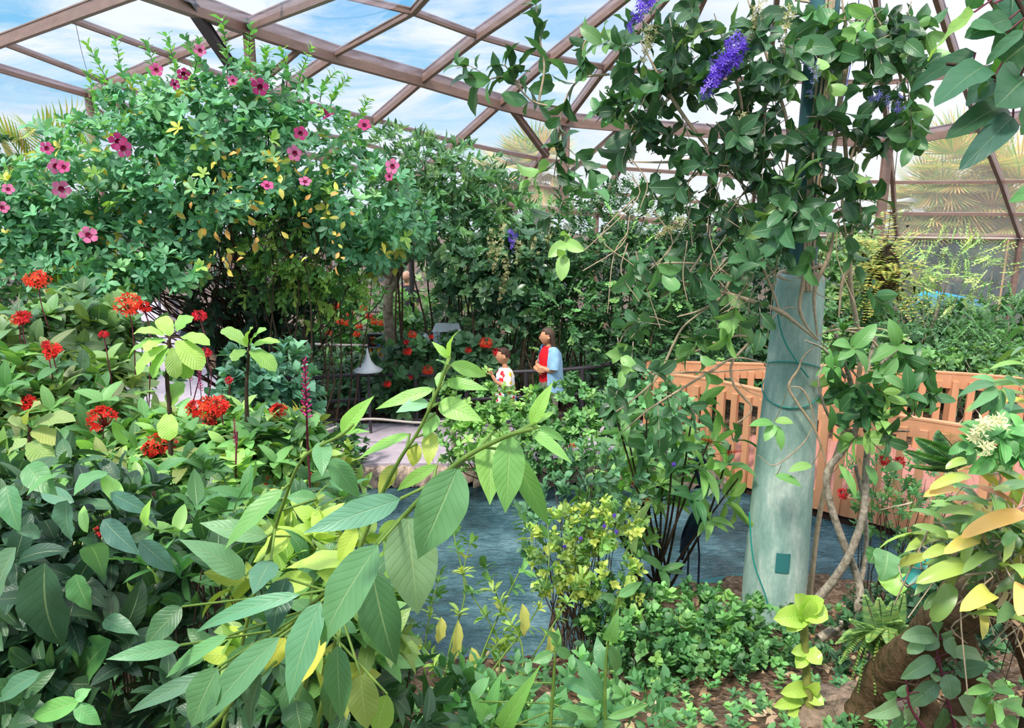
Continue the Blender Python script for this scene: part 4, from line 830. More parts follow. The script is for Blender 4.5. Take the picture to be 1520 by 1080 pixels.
# ---- mixed bed on the left: red flower plants -----------------------------------------------
LB = LFs(mnode=2, k=4, L=.1, ln=.19, wd=.12, beta=68, sag=.08, res=(5,5), shape=(.5,.75), nup=.9, fold=.15)
BED = [
 ('flowering_shrub', 'heart-leaved shrub with red flower heads nearest the far path', base_under(170, 5.2), [(95,525,5.3,95,50,.5),(150,580,5.0,85,40,.4),(60,500,5.2,70,40,.4),(165,480,5.5,40,22,.3),(110,470,5.6,40,25,.3)], dict(LB, ln=.16, wd=.1, palette=pal('4c7a4c','5c8f58','3f6a45','6f9a58','7c9a54','54784c')), 2.6, 101),
 ('flowering_shrub', 'broad-leaved green shrub with red flower heads at the left edge', base_under(60, 4.4), [(50,590,4.4,100,60,.4),(120,640,4.2,120,55,.4),(20,700,3.8,90,60,.3)], dict(LB, ln=.16, wd=.07, palette=pal('4a8448','5c9a4c','3a6f40','74a850','7f9a58','6a7a48')), 2.3, 102),
 ('flowering_shrub', 'bright green shrub with red flower heads in the middle of the bed', base_under(300, 3.9), [(240,680,4.0,110,42,.35),(320,670,4.0,80,38,.35),(180,730,3.6,120,55,.3),(300,720,3.6,120,50,.3),(400,690,3.8,90,50,.3)], dict(LB, ln=.14, wd=.06, palette=pal('5c9c4c','78b854','458040','94c858','3a703c','8a9a50')), 3, 103),
 ('flowering_shrub', 'low yellow-tinged shrub with pink-red flowers beside the path', base_under(430, 4.2), [(420,668,4.3,45,32,.3),(480,725,4.0,60,45,.3),(400,740,3.7,80,40,.3)], dict(LB, ln=.11, wd=.048, palette=pal('8cb84a','a4c850','70a84a','c0b84a')), 2.6, 104),
]
BE = []
for nm, lb, bs, bl, sp, dn, sd in BED: BE.append(shrub(nm, lb, 'shrub', bs, bl, sp, dn*1.3, sd, nst=9, r0=.012, mat=LEAFV, shell=.35, wob=.08))
RF = [(57,418,0,1,4.9,1.35),(33,473,0,2,4.7,1.2),(78,524,1,0,4.2,1.1),(68,512,1,2,4.2,.6),(190,455,0,1,4.7,1.5),(215,457,0,0,4.7,.9),(154,497,0,2,4.6,.7),(152,624,2,0,3.8,1.5),(148,790,2,2,3.0,.7),(318,606,2,1,3.9,1.35),(292,608,2,0,3.9,1.1),(308,630,2,2,3.9,1.1),(328,608,2,0,3.8,1.0),(238,660,2,1,3.6,1.1),(225,668,2,0,3.6,.9),(252,664,2,2,3.6,1.0),(270,655,2,0,3.7,.6),(385,648,3,2,3.8,.9),(415,612,3,0,3.9,1.0),(405,640,3,2,3.8,.9),(425,645,3,1,3.8,.9),(305,525,0,2,4.8,.9),(296,470,0,2,4.6,1.0),(40,600,1,0,4.0,1),(395,720,3,1,3.5,.7),(452,692,3,0,3.7,.7),(460,705,3,2,3.6,.6),(100,680,1,2,3.6,.7),(28,475,0,1,4.7,.8),(340,565,3,2,4.6,.6)]
st_ = [MB() for _ in BE]; rng = np.random.default_rng(105)
for (u, v, w_, q, Y, s) in RF:
    p = at(u, v, Y); put(RC[q], 'flower_cluster', BE[w_], p, norm([rng.normal(0,.15), -.45, .9]), s*.82, rng.random()*6); b_ = np.array(BE[w_].location); mq = MB(); mq.tube(spline([p, p-[0,-.02,.25], p*.6+b_*.4], 8), .004, 4); mq.build('flower_stalk', STEMP, BE[w_])
for (u, v, Y, s, sc) in [(455,600,3.2,SPM,1.25),(282,545,4.4,SPM,.8),(298,560,4.4,SPM,.8),(350,640,3.4,SPM,.6),(230,730,3.0,SPM,.6)]:
    put(s, 'flower_spike', BE[3] if u > 340 else BE[0], at(u, v+20, Y), norm([.06,-.1,1]), sc)
m = MB(); m.tube(spline([at(455,610,3.2), at(458,680,3.25), at(462,760,3.35), at(462,800,3.6)], 10), .005, 5); m.tube(spline([at(352,640,3.4), at(350,700,3.4), at(352,760,3.5)], 8), .005, 5); m.build('spike_stem', STEMP, BE[3])
# ribbed bright green plants standing above the bed
def whorlplant(name, label, heads, Y, stempts, seed, palette, mat=LEAFR):
    rng = np.random.default_rng(seed); s = spline([at(u, v, Y) for u, v in stempts], 20); base = s[0].copy(); e = empty(name, base, label, 'plant'); m = MB(); m.tube(s, [.013,.007], 7)
    m2 = MB()
    for (a, b_, w_) in heads:
        A_, B_ = at(*a, Y), at(*b_, Y-.06*math.copysign(1, rng.random()-.3)); m2.leaves(A_, B_-A_, norm(np.array([0,-.45,.9])), np.linalg.norm(B_-A_)*1.04, w_*pxm(A_), .12, pick(rng, palette, 1), .2, (.9,.55), (9,5), wave=.15)
        m.tube([A_, s[int(np.argmin(np.linalg.norm(s-A_, axis=1)))]], .004, 4)
    m.build('stem', STEMD, e); m2.build('foliage', mat, e); return e
whorlplant('ribbed_leaf_plant', 'upright plant with a rosette of bright ribbed leaves above the flower bed', [((248,505),(192,530),22),((250,512),(205,555),26),((252,515),(228,560),20),((256,515),(262,560),24),((262,505),(298,548),34),((255,500),(238,472),24),((262,492),(285,470),26),((268,500),(310,512),22),((245,498),(200,495),18),((250,612),(252,652),30),((252,606),(272,568),30),((262,510),(280,560),24),((240,508),(215,520),22)], 3.4, [(254,690),(252,610),(248,560),(252,500)], 111, pal('9ccc50','aad85a','86c04c'))
whorlplant('ribbed_leaf_plant', 'slim plant with fresh green leaves right of the ribbed-leaf rosette', [((368,515),(330,490),22),((372,512),(395,490),20),((370,520),(408,550),26),((366,520),(345,535),22),((372,515),(415,508),16),((368,512),(375,488),22),((372,522),(385,545),18)], 3.8, [(368,640),(366,580),(370,515)], 112, pal('9acb58','86bc50'))
whorlplant('ribbed_leaf_plant', 'plant with brown-spotted leaves at the left edge', [((44,655),(10,690),40),((44,655),(78,690),40),((46,640),(90,660),28),((42,640),(12,625),30),((48,635),(110,625),30),((40,630),(60,600),26)], 3.0, [(43,760),(43,690),(44,635)], 113, pal('8fae68','7f9f58','a4b86a'))
# ------------------------------------------------------------------ flowering vine over the column
vb = np.array([cx+.35, cy+.15, hgt(cx+.35, cy+.15)-.02]); ve = empty('flowering_vine', vb, 'woody vine with hanging purple flower sprays climbing over the green column', 'vine')
rng = np.random.default_rng(200)
VB = [(940,70,5.3,38,55,.35),(985,25,5.1,50,40,.35),(930,165,5.3,30,40,.25),(1060,60,5.1,65,55,.4),(1150,70,5.0,60,65,.4),(1230,60,5.2,50,60,.35),(1000,150,5.1,55,50,.35),(1090,170,5.0,70,55,.4),(1170,190,4.9,55,55,.35),(985,235,5.2,45,38,.3),
 (1050,260,5.0,50,45,.3),(1120,290,4.9,55,40,.3),(1190,290,4.85,45,45,.3),(1255,210,4.9,38,45,.25),(1240,320,4.9,45,35,.25),(1030,335,5,45,30,.25),(1300,60,5.0,40,50,.25),(1345,110,4.9,38,45,.25),(1330,10,5,60,30,.3),(1345,180,4.9,28,30,.2),(1290,215,4.9,25,20,.2),(960,395,5.0,35,25,.2),(1040,400,5.0,45,25,.25),(1100,420,4.9,40,30,.25),(1290,350,4.9,30,18,.2),(840,240,5.4,18,45,.15),(850,320,5.3,30,30,.2),(740,115,5.5,40,14,.15),(880,170,5.3,20,30,.2),(1265,430,4.9,18,20,.2),(1010,480,5,45,25,.2),(940,500,5.0,30,25,.2),(930,575,4.9,30,30,.2),(990,590,4.9,30,25,.2)]
P, O = cloud(rng, VB, .72, .35, .8)
m, ms = MB(), MB()
VSP = dict(mnode=3, k=2, L=.2, beta=62, ln=.165, wd=.085, sag=.12, palette=pal('346644','417852','2a563a','4f8858','689e62','82b466'), wts=[.26,.24,.24,.14,.07,.05], res=(5,5), shape=(.65,.7), nup=.55, droop=.5, fold=.28, wave=.12)
sprigs(m, rng, P, norm(O*.6+rng.normal(0,.6,P.shape)+[0,-.1,-.15]), stems=ms, stemr=.004, **VSP)
m.build('foliage', LEAFV, ve); ms.build('twig', BARKG, ve)
# long shoots reaching left over the sky
m, ms = MB(), MB()
for pts in ([(905,45),(870,60),(860,100)], [(905,110),(860,118),(835,160),(828,220),(822,265)], [(835,160),(790,150),(755,115),(720,118),(690,112)], [(800,150),(808,100),(800,50),(795,0)], [(775,135),(760,110),(748,95)], [(1180,0),(1260,15),(1310,50),(1345,130)], [(1000,140),(960,180),(920,240)]):
    s = spline([at(u, v, 5.35) for u, v in pts], 16); ms.tube(s, [.009,.004], 5); t = norm(np.gradient(s, axis=0))
    sprigs(m, rng, s[4::2], t[4::2]+rng.normal(0,.3,(6,3)), **dict(VSP, mnode=1, k=2, L=.02))
m.build('shoot_foliage', LEAFV, ve); 
YC = cy-.32
def tw(pts, r, Y=YC, dy=None, r2=.5): 
    s = spline([at(u, v, Y+(dy[i] if dy else .0)) for i, (u, v) in enumerate(pts)], 8*len(pts)); ms.tube(s, [r*.4, r*1.2, r*1.1, r*r2], 6); return s
T_ = [([(1213,505),(1180,478),(1154,460),(1107,444),(1060,430),(1010,420)],.014),([(1187,458),(1166,457),(1139,478),(1110,510),(1086,540),(1089,570),(1104,590),(1115,602),(1112,614),(1095,627)],.008),([(1140,540),(1092,531),(1053,552),(1000,584),(960,610),(925,640)],.008),
 ([(1138,547),(1053,552),(1000,553),(955,556)],.006),([(1140,516),(1112,500),(1083,500),(1038,519),(985,545),(955,590)],.008),([(1059,451),(1018,481),(1000,510),(975,560),(930,600),(890,625)],.008),
 ([(1213,510),(1192,530),(1185,548),(1171,573),(1185,600),(1207,632),(1220,665),(1228,694)],.009),([(1171,573),(1190,577),(1203,600),(1212,640)],.006),([(1240,487),(1284,498),(1308,522),(1315,555)],.007),([(1215,505),(1234,522),(1267,552),(1314,617)],.007),
 ([(1200,330),(1198,380),(1190,430),(1187,457),(1195,480),(1215,505)],.011),([(1240,330),(1230,380),(1209,433),(1213,498)],.012),([(1212,500),(1235,490),(1290,487),(1320,490)],.007),([(1207,632),(1190,660),(1150,690),(1125,675)],.004),([(1135,590),(1110,580),(1090,560)],.003),
 ([(1120,300),(1112,350),(1090,400),(1070,440),(1040,460),(1005,470)],.009),([(1060,330),(1040,380),(1010,420),(985,440)],.007),([(1150,330),(1130,380),(1150,440),(1160,470)],.008),([(1000,480),(960,470),(930,490),(915,520)],.005),([(1095,420),(1060,395),(1000,390),(960,395)],.007),
 ([(1265,330),(1262,390),(1250,420),(1245,470)],.01),([(1280,180),(1262,240),(1250,300),(1258,360)],.008),([(1250,0),(1258,80),(1245,160),(1235,240),(1215,330)],.013),([(1310,40),(1330,90),(1345,150)],.009),([(1290,0),(1320,60),(1350,85)],.006),([(1110,0),(1150,120),(1170,200),(1160,300)],.01),([(1060,20),(1100,150),(1095,240),(1120,330)],.008),([(950,60),(1000,150),(1060,230),(1130,300)],.01),([(930,240),(1000,240),(1080,230),(1170,240)],.008)]
for q, (pts, r) in enumerate(T_): tw(pts, r)
rng2 = np.random.default_rng(7)
for i in range(34):                             # fine hanging threads
    u0, v0 = rng2.uniform(930,1290), rng2.uniform(180,400); s = spline([at(u0, v0, 4.9), at(u0+rng2.normal(0,20), v0+rng2.uniform(30,60), 4.9), at(u0+rng2.normal(0,35), v0+rng2.uniform(70,130), 4.85)], 9); ms.tube(s, [.005,.0025], 4)
# strands bound up the pipe and wrapped round the shoulder
for k in range(5):
    a = -1.9+k*.16; zz_ = np.linspace(zt-.12, zt+2.0, 20); rr = np.interp(zz_, [zt-.12, zt, zt+.1, 5], [.19,.14,.108,.108]); ms.tube(np.stack([cx+rr*np.cos(a+.12*np.sin(zz_*3+k)), cy+rr*np.sin(a+.12*np.sin(zz_*3+k)), zz_], 1), .0085, 6)
for k in range(3):
    a = np.linspace(0, 2*PI, 40); ms.tube(np.stack([cx+(.15-.012*k)*np.cos(a), cy+(.15-.012*k)*np.sin(a), zt-.04+.028*k+.03*np.sin(a+k)], 1), .013, 6)
s = spline([vb, vb+[.05,.05,.9], at(1275,560,cy-.1), at(1262,420,cy-.15), at(1262,330,cy-.2), at(1250,150,cy-.2)], 40); ms.tube(s, [.022,.013], 7)
ms.build('stem', TWIG, ve)
def raceme(name, seed, cols, L, pts, dens, R, np_=5, w=.32):
    rng = np.random.default_rng(seed); s = spline(pts, 30); m = MB(); P = pal(*cols); m.tube(s, [.003,.001], 4, lin('6f6a50'))
    for i in range(dens):
        f = i/dens; c = s[min(29, int(f*30))]; d = norm(rng.normal(0,1,3)); c2 = c+d*R*rng.uniform(.8,1.8)*(1.15-.7*f); starflower(m, c2, norm(d+[0,-.4,0]), R*rng.uniform(.7,1.1)*(1.1-.45*f), P[rng.integers(len(P))]*rng.uniform(.85,1.15), None, rng, np_, w)
        m.tube([c, c2], .0012, 3, P[0]*.6, cap=False)
    return m
VI = ['7a5ad8','6a48c8','9a80e8','5838b8']; CR = ['c4c08a','d6d2a4','a8a872','b8b47c']
for i, (a, b_, cols, n, R) in enumerate([((962,-15),(935,42),VI,70,.034),((1098,58),(1045,140),VI,120,.038),((1072,85),(1050,125),VI,60,.036),((1300,140),(1340,165),['8f90d0','7a7cc4'],26,.03),((1205,90),(1198,150),['9aa0c8','8088b8'],18,.028)]):
    A_, B_ = at(*a, 4.75), at(*b_, 4.65); raceme('flower_spray', 300+i, cols, 0, [A_, (A_+B_)/2+[.02,-.03,.0], B_], n, R).build('flower_spray', PETAL, ve, label='purple flower spray' if i < 3 else 'pale lilac flower spray')
for i, (a, b_) in enumerate([((965,45),(955,90)),((1128,5),(1115,55)),((1170,15),(1165,75)),((1010,330),(975,350)),((1100,170),(1085,215))]):
    A_, B_ = at(*a, 4.8), at(*b_, 4.75); raceme('seed_spray', 320+i, CR, 0, [A_, (A_+B_)/2, B_], 46, .024, 4, .4).build('seed_spray', PETAL, ve, label='faded cream flower spray')
# cream sprays on the shrub left of the woman
rng = np.random.default_rng(330)
for i, (u, v) in enumerate([(745,335),(735,365),(752,385),(790,350),(800,380),(728,345),(815,330),(770,355),(745,410)]):
    A_ = at(u, v, 10.3); raceme('flower_spray', 340+i, CR, 0, [A_, A_-[0,0,.18], A_-[.03,0,.36]], 34, .035, 4, .5).build('flower_spray', PETAL, e2)
A_ = at(760,342,10.2); raceme('purple_spray', 350, VI, 0, [A_, A_-[0,0,.12], A_-[0,0,.26]], 30, .04).build('flower_spray', PETAL, e2, label='small purple flower spray')
# green wire looped round the column
m = MB(); a = np.linspace(0, 2*PI, 60)
def crad(z): return np.interp(z, [colB[2], colB[2]+.4, colB[2]+H*.45, colB[2]+H*.75, zt-.12], [.235,.238,.215,.185,.168])
for z0_, tl in ((colz(575), .1), (colz(545), -.08)):
    z = z0_+tl*np.sin(a+.4); r_ = crad(z)+.012; m.tube(np.stack([cx+r_*np.cos(a), cy+r_*np.sin(a), z], 1), .005, 5)
m.tube(spline([at(1152,450,cy-.21), at(1162,500,cy-.23), at(1185,540,cy-.24), at(1200,560,cy-.23)], 14), .006, 5)
m.tube(spline([at(1112,760,cy-.26), at(1118,830,cy-.27), at(1135,880,cy-.27), at(1142,905,cy-.27)], 14), .006, 5)
o = m.build('garden_wire', solid('green_wire', '1f8f84', .5), None, loc=(cx, cy, 1.5)); tag(o, 'thin teal wire looped round the green column', 'wire')

# ------------------------------------------------------------------ people
SKIN = solid('skin', 'c9906e', .55, .35); HAIR = solid('dark_brown_hair', '2a1a14', .6, .3, noise=1, nscale=40, c2='4a3226', streak=(1,1,.2))
def skinbody(name, joints, edges, parent, mat, sub=2):
    me = bpy.data.meshes.new(name); me.from_pydata([tuple(float(c) for c in j[:3]) for j in joints], edges, []); o = bpy.data.objects.new(name, me); link(o, parent); me.materials.append(mat)
    sk = o.modifiers.new('skin', 'SKIN'); sk.use_smooth_shade = True
    if not me.skin_vertices: me.skin_vertices.new() if hasattr(me.skin_vertices, 'new') else None
    for i, j in enumerate(joints): me.skin_vertices[0].data[i].radius = (j[3], j[4] if len(j) > 4 else j[3])
    me.skin_vertices[0].data[0].use_root = True
    ss = o.modifiers.new('sub', 'SUBSURF'); ss.levels = ss.render_levels = sub; return o
def loftcloth(m, secs, n=20, col=None):       # sections: (cx, cy, z, rx, ry)
    a = np.linspace(0, 2*PI, n+1); P = np.array([[(x+rx*math.cos(t), y+ry*math.sin(t), z+.004*math.sin(5*t+z*30)) for t in a] for x, y, z, rx, ry in secs]); m.grid(P, col)
def head(parent, c, s, yaw, skin, hair, hairfn, name='head'):
    """face looks along -x of the local frame before yaw"""
    U, V = 28, 20; Pn = np.zeros((V, U+1, 3))
    for i in range(V):
        th = PI*i/(V-1)
        for j in range(U+1):
            ph = 2*PI*j/U; x, y, z = math.sin(th)*math.cos(ph), math.sin(th)*math.sin(ph), math.cos(th)
            fx = max(0, -x); r = np.array([x*.098, y*.076, z*.118])
            if z < -.1: r[1] *= 1-.32*(-z-.1); r[0] *= 1-.22*(-z-.1) if x > 0 else 1
            nose = math.exp(-((z+.12)/.16)**2-(y/.17)**2)*fx; r[0] -= .026*nose
            brow = math.exp(-((z-.2)/.12)**2)*fx; r[0] -= .005*brow; eye = math.exp(-((z-.04)/.1)**2-((abs(y)-.34)/.16)**2)*fx; r[0] += .009*eye
            mouth = math.exp(-((z+.45)/.07)**2-(y/.3)**2)*fx; r[0] -= .008*mouth; chin = math.exp(-((z+.8)/.15)**2-(y/.4)**2)*fx; r[0] -= .012*chin
            Pn[i, j] = r
    R = np.array([[math.cos(yaw), -math.sin(yaw), 0],[math.sin(yaw), math.cos(yaw), 0],[0,0,1]]); tr = lambda p: np.asarray(p)*s @ R.T + c
    m = MB(); m.grid(tr(Pn)[::-1]); 
    for sg in (-1, 1): m.lathe(tr([.012, .074*sg, -.008]), [(0,-.012*s),(.018*s,-.008*s),(.024*s,0),(.018*s,.008*s),(0,.012*s)], 10, axis=R@np.array([0,1,0]))
    hd = m.build(name, skin, parent)
    m = MB()
    for sg in (-1, 1): m.lathe(tr([-.086, .031*sg, .008]), [(0,-.007*s),(.012*s,-.004*s),(.012*s,.004*s),(0,.007*s)], 8, axis=R@np.array([1,0,0]))
    m.build('eyes', solid('eye_dark', '1a1412', .3), hd); m = MB(); m.lathe(tr([-.1, 0, -.053]), [(0,-.006*s),(.022*s,-.002*s),(.022*s,.002*s),(0,.006*s)], 10, axis=R@np.array([.1,0,1.])); m.build('lips', solid('lips', 'a8544a', .5), hd)
    if hairfn: m = MB(); hairfn(m, tr, Pn); m.build('hair', hair, parent)
    return hd
def shorthair(m, tr, Pn):
    Q = Pn.copy(); V, U = Q.shape[:2]
    top = Q[:11]*1.0; 
    for i in range(11):
        for j in range(U):
            x = Pn[i, j, 0]; lim = 5.2 if x < -.05 else (7 if x < .0 else 10.5); k = 1.13+.04*math.sin(j*2.1+i) if i <= lim else .8
            top[i, j] = Pn[i, j]*k+[0.003,0,.006 if k > 1 else 0]
    m.grid(tr(top)[::-1])
def hand(m, p, d, pn, s=1.0, curl=.5):
    """palm + five bent fingers; d = direction, pn = palm normal"""
    d, pn = norm(np.asarray(d, float)), norm(np.asarray(pn, float)); x = norm(np.cross(d, pn)); pn = norm(np.cross(x, d)); p = np.asarray(p, float)
    m.hexa([p+x*a*s+d*b*s+pn*c_*s for c_ in (-.012,.012) for a, b in ((-.026,0),(.026,0),(.04,.085),(-.036,.085))])
    for i, (o_, l) in enumerate(((-.03,.062),(-.01,.075),(.012,.072),(.032,.055))):
        a = p+(x*o_+d*.08)*s; k1 = a+(d*math.cos(curl*.5)+pn*math.sin(curl*.5))*l*.5*s; k2 = k1+(d*math.cos(curl*1.5)+pn*math.sin(curl*1.5))*l*.5*s; m.tube([a, k1, k2], [.009*s,.008*s,.006*s], 6)
    a = p+(x*-.03+d*.02)*s; m.tube([a, a+(-x*.03+d*.03+pn*.012)*s, a+(-x*.035+d*.055+pn*.03)*s], [.011*s,.009*s,.007*s], 6)
# woman, standing, arms crossed, facing left
wc = np.array([at(816, 560, 9.55)[0], 9.55, .0]); wz = 1.66
we_ = empty('person', wc, 'woman in a light blue open shirt over a red top with her arms crossed', 'person')
J = [(0,0,.94,.13,.11),(0,0,1.12,.105,.095),(0,.0,1.30,.125,.09),(-.005,0,1.40,.07,.07),(-.02,0,1.47,.045),(-.03,0,1.53,.05),
     (0,-.155,1.36,.052),(-.03,-.2,1.12,.044),(-.17,-.08,1.15,.038),(-.175,.07,1.17,.028),(0,.155,1.36,.052),(-.03,.2,1.12,.044),(-.19,.08,1.12,.038),(-.205,-.06,1.12,.028),
     (0,-.09,.88,.085),(-.02,-.1,.5,.06),(.0,-.1,.1,.042),(-.12,-.11,.03,.035),(0,.09,.88,.085),(.03,.1,.5,.06),(.06,.1,.1,.042),(-.06,.11,.03,.035)]
E_ = [(0,1),(1,2),(2,3),(3,4),(4,5),(2,6),(6,7),(7,8),(8,9),(2,10),(10,11),(11,12),(12,13),(0,14),(14,15),(15,16),(16,17),(0,18),(18,19),(19,20),(20,21)]
skinbody('body', J, E_, we_, SKIN)
def longhair(m, tr, Pn):
    shorthair(m, tr, Pn)
    rg = np.random.default_rng(4)
    for i in range(70):
        a = rg.uniform(-1.5, 1.5); p0 = np.array([.075*math.cos(a)+.02, .08*math.sin(a), .05]); ln_ = rg.uniform(.2, .34); dx = -.03 if rg.random() < .3 else .02
        m.tube(tr(spline([p0, p0+[.012,.01*math.sin(a),-.1], p0+[.02+dx,.015*math.sin(a*2),-ln_]], 8)), [.011,.009,.004], 5)
H1 = solid('wavy_brown_hair', '2a1c17', .6, .3, noise=1, nscale=12, c2='5f4c40', streak=(1,1,.5))
head(we_, wc+[-.045,0,1.565], .98, -.25, SKIN, H1, longhair)
m = MB(); loftcloth(m, [(x+wc[0], y+wc[1], z, rx, ry) for x, y, z, rx, ry in [(-.01,0,.9,.13,.16),(-.02,0,1.0,.13,.16),(-.02,0,1.15,.125,.155),(-.02,0,1.28,.14,.165),(-.01,0,1.38,.11,.14),(-.02,0,1.44,.06,.075)]]); m.build('red_top', solid('red_print', 'd8262e', .8, .1, noise=1, nscale=25, c2='c01c28'), we_)
# open shirt: shell with the front (-x) open, rolled sleeves
m = MB(); a = np.linspace(-2.25, 2.25, 22)
secs = [(.02,.80,.185,.21),(.02,.92,.18,.205),(.01,1.08,.165,.195),(.0,1.24,.165,.2),(.0,1.36,.14,.2),(.0,1.43,.085,.11)]
P = np.array([[(wc[0]+x+rx*math.cos(t)*(1+.04*math.sin(6*t+z*9)), wc[1]+ry*math.sin(t), z+.012*math.sin(t*3)) for t in a] for x, z, rx, ry in secs]); m.grid(P); m.grid(P*1.0-np.array([.006,0,0]))
for sg in (-1, 1): m.tube([wc+[0,sg*.14,1.40], wc+[-.01,sg*.19,1.27], wc+[-.03,sg*.215,1.14]], [.075,.078,.072], 14, cap=False)
m.build('open_shirt', solid('light_blue_denim', '9cc0dc', .85, .1, noise=1, nscale=14, c2='7aa2c6'), we_)
m = MB(); loftcloth(m, [(wc[0], wc[1], 1.0, .14, .17),(wc[0], wc[1], .9, .145, .18),(wc[0], wc[1], .82, .14, .18)])
for sg, off in ((-1,-.01),(1,.03)): m.tube([wc+[0,sg*.09,.86], wc+[off,sg*.1,.5], wc+[off*1.5,sg*.1,.1]], [.1,.085,.08], 16)
m.build('trousers', solid('taupe_print_cloth', '8c8478', .85, .1, noise=1, nscale=18, c2='5f6a58'), we_)
m = MB()
hand(m, wc+[-.175,.06,1.17], (.12,.4,.0), (1,0,0), .9, .8); m.build('hand', SKIN, we_); m = MB(); hand(m, wc+[-.205,-.05,1.12], (.12,-.4,.05), (1,0,0), .9, .8); m.build('hand', SKIN, we_)
m = MB()
for sg, off in ((-1,0),(1,.06)): m.hexa([wc+[x+off,y+sg*.1,z] for z in (.0,.07) for x, y in ((-.2,-.045),(.06,-.045),(.06,.045),(-.2,.045))])
m.build('shoes', solid('grey_shoes', '6a6a6e', .7), we_); we_.rotation_euler.z = math.radians(20); we_.scale = (.93,)*3
# boy, back to the railing, one hand raised, facing left
bc = np.array([at(750, 560, 9.45)[0], 9.45, 0.0])
be = empty('person', bc, 'boy in a white T-shirt printed with red, yellow and blue shapes raising one hand', 'person')
k = .80
J = [(0,0,.74,.1,.09),(0,0,.88,.09,.08),(0,0,1.04,.1,.075),(0,0,1.12,.05),(-.01,0,1.17,.035),(-.02,0,1.2,.035),(0,-.11,1.07,.042),(-.04,-.14,.9,.035),(-.17,-.12,.97,.028),(-.22,-.1,1.07,.022),(0,.11,1.07,.042),(.0,.15,.88,.034),(-.05,.15,.72,.026),(-.06,.15,.66,.02),
 (0,-.07,.68,.07),(-.01,-.08,.38,.048),(0,-.08,.08,.034),(-.1,-.09,.03,.028),(0,.07,.68,.07),(.02,.08,.38,.048),(.04,.08,.08,.034),(-.06,.09,.03,.028)]
skinbody('body', J, E_, be, SKIN)
head(be, bc+[-.03,0,1.285], .9, -.15, SKIN, HAIR, shorthair)
m = MB(); loftcloth(m, [(x+bc[0], bc[1], z, rx, ry) for x, z, rx, ry in [(.0,.6,.15,.17),(.0,.75,.145,.165),(.0,.9,.13,.15),(.0,1.02,.125,.15),(.0,1.09,.09,.12),(-.01,1.135,.05,.06)]])
for sg in (-1, 1): m.tube([bc+[0,sg*.09,1.08], bc+[-.02,sg*.14,1.0], bc+[-.03+(.02 if sg > 0 else 0),sg*.155,.91]], [.06,.066,.066], 12, cap=False)
mt, t, o_ = newmat('shape_print_cloth'); b_ = nd(t, 'ShaderNodeBsdfPrincipled', Roughness=.85); tcn = nd(t, 'ShaderNodeTexCoord'); vo = nd(t, 'ShaderNodeTexVoronoi', Scale=11.5, Randomness=.5); t.links.new(tcn.outputs['Object'], vo.inputs['Vector'])
sp3 = nd(t, 'ShaderNodeSeparateColor'); t.links.new(vo.outputs['Color'], sp3.inputs[0]); cr = t.nodes.new('ShaderNodeValToRGB'); cr.color_ramp.interpolation = 'CONSTANT'; el = cr.color_ramp.elements; el[0].color = (*lin('e02c34'), 1); el[1].position = .4; el[1].color = (*lin('f2c22c'), 1); x_ = el.new(.75); x_.color = (*lin('3a78d0'), 1)
t.links.new(sp3.outputs[0], cr.inputs[0]); msk = mathn(t, 'LESS_THAN', vo.outputs['Distance'], .4); t.links.new(mixc(t, msk, lin('f0eeea'), cr.outputs[0]), b_.inputs['Base Color']); t.links.new(b_.outputs[0], o_.inputs[0])
m.build('t_shirt', mt, be)
m = MB(); loftcloth(m, [(bc[0], bc[1], .76, .11, .13),(bc[0], bc[1], .66, .12, .14)])
for sg in (-1, 1): m.tube([bc+[0,sg*.07,.68], bc+[0,sg*.08,.4]], [.085,.085], 14)
m.build('shorts', solid('navy_shorts', '3a4258', .85), be); m = MB(); hand(m, bc+[-.22,-.1,1.07], (-.35,.1,.8), (-.7,-.5,-.2), .78, .35); m.build('hand', SKIN, be); m = MB(); hand(m, bc+[-.06,.15,.66], (-.1,0,-1), (0,-1,0), .78, .4); m.build('hand', SKIN, be)
m = MB()
for sg, off in ((-1,0),(1,.04)): m.hexa([bc+[x+off,y+sg*.085,z] for z in (.0,.06) for x, y in ((-.15,-.035),(.05,-.035),(.05,.035),(-.15,.035))])
m.build('shoes', solid('white_shoes', 'd8d8d8', .7), be); be.rotation_euler.z = math.radians(18); be.scale = (.95,)*3
# seated bald man far away
mc = at(605, 450, 14.6); mc[2] = 0; ht = at(605, 409, 14.6)[2]
pe = empty('person', mc, 'bald man in a dark shirt sitting far away beyond the planting', 'person'); zz0 = ht-1.18
J = [(0,0,.45,.13,.12),(0,0,.65,.12,.11),(0,0,.88,.15,.1),(0,0,.98,.06),(0,0,1.06,.05),(.17,0,.88,.055),(.2,-.05,.64,.045),(.1,-.25,.6,.035),(-.17,0,.88,.055),(-.2,-.05,.64,.045),(-.1,-.25,.6,.035),(.1,-.1,.45,.08),(.1,-.45,.45,.06),(.1,-.5,.08,.04),(-.1,-.1,.45,.08),(-.1,-.45,.45,.06),(-.1,-.5,.08,.04)]
J = [(a, b, max(c+zz0, .05), *r) for a, b, c, *r in J]
skinbody('body', J, [(0,1),(1,2),(2,3),(3,4),(2,5),(5,6),(6,7),(2,8),(8,9),(9,10),(0,11),(11,12),(12,13),(0,14),(14,15),(15,16)], pe, SKIN)
head(pe, mc+[0,0,ht-.02], .95, PI/2-.7, solid('skin_pale', 'd8a48c', .5), None, None)
m = MB(); loftcloth(m, [(mc[0], mc[1], z+zz0, rx, ry) for z, rx, ry in [(.42,.17,.15),(.65,.16,.14),(.85,.2,.14),(.95,.13,.1),(1.0,.06,.06)]])
for sg in (-1, 1): m.tube([mc+[sg*.15,0,.9+zz0], mc+[sg*.21,-.04,.66+zz0]], [.07,.065], 12)
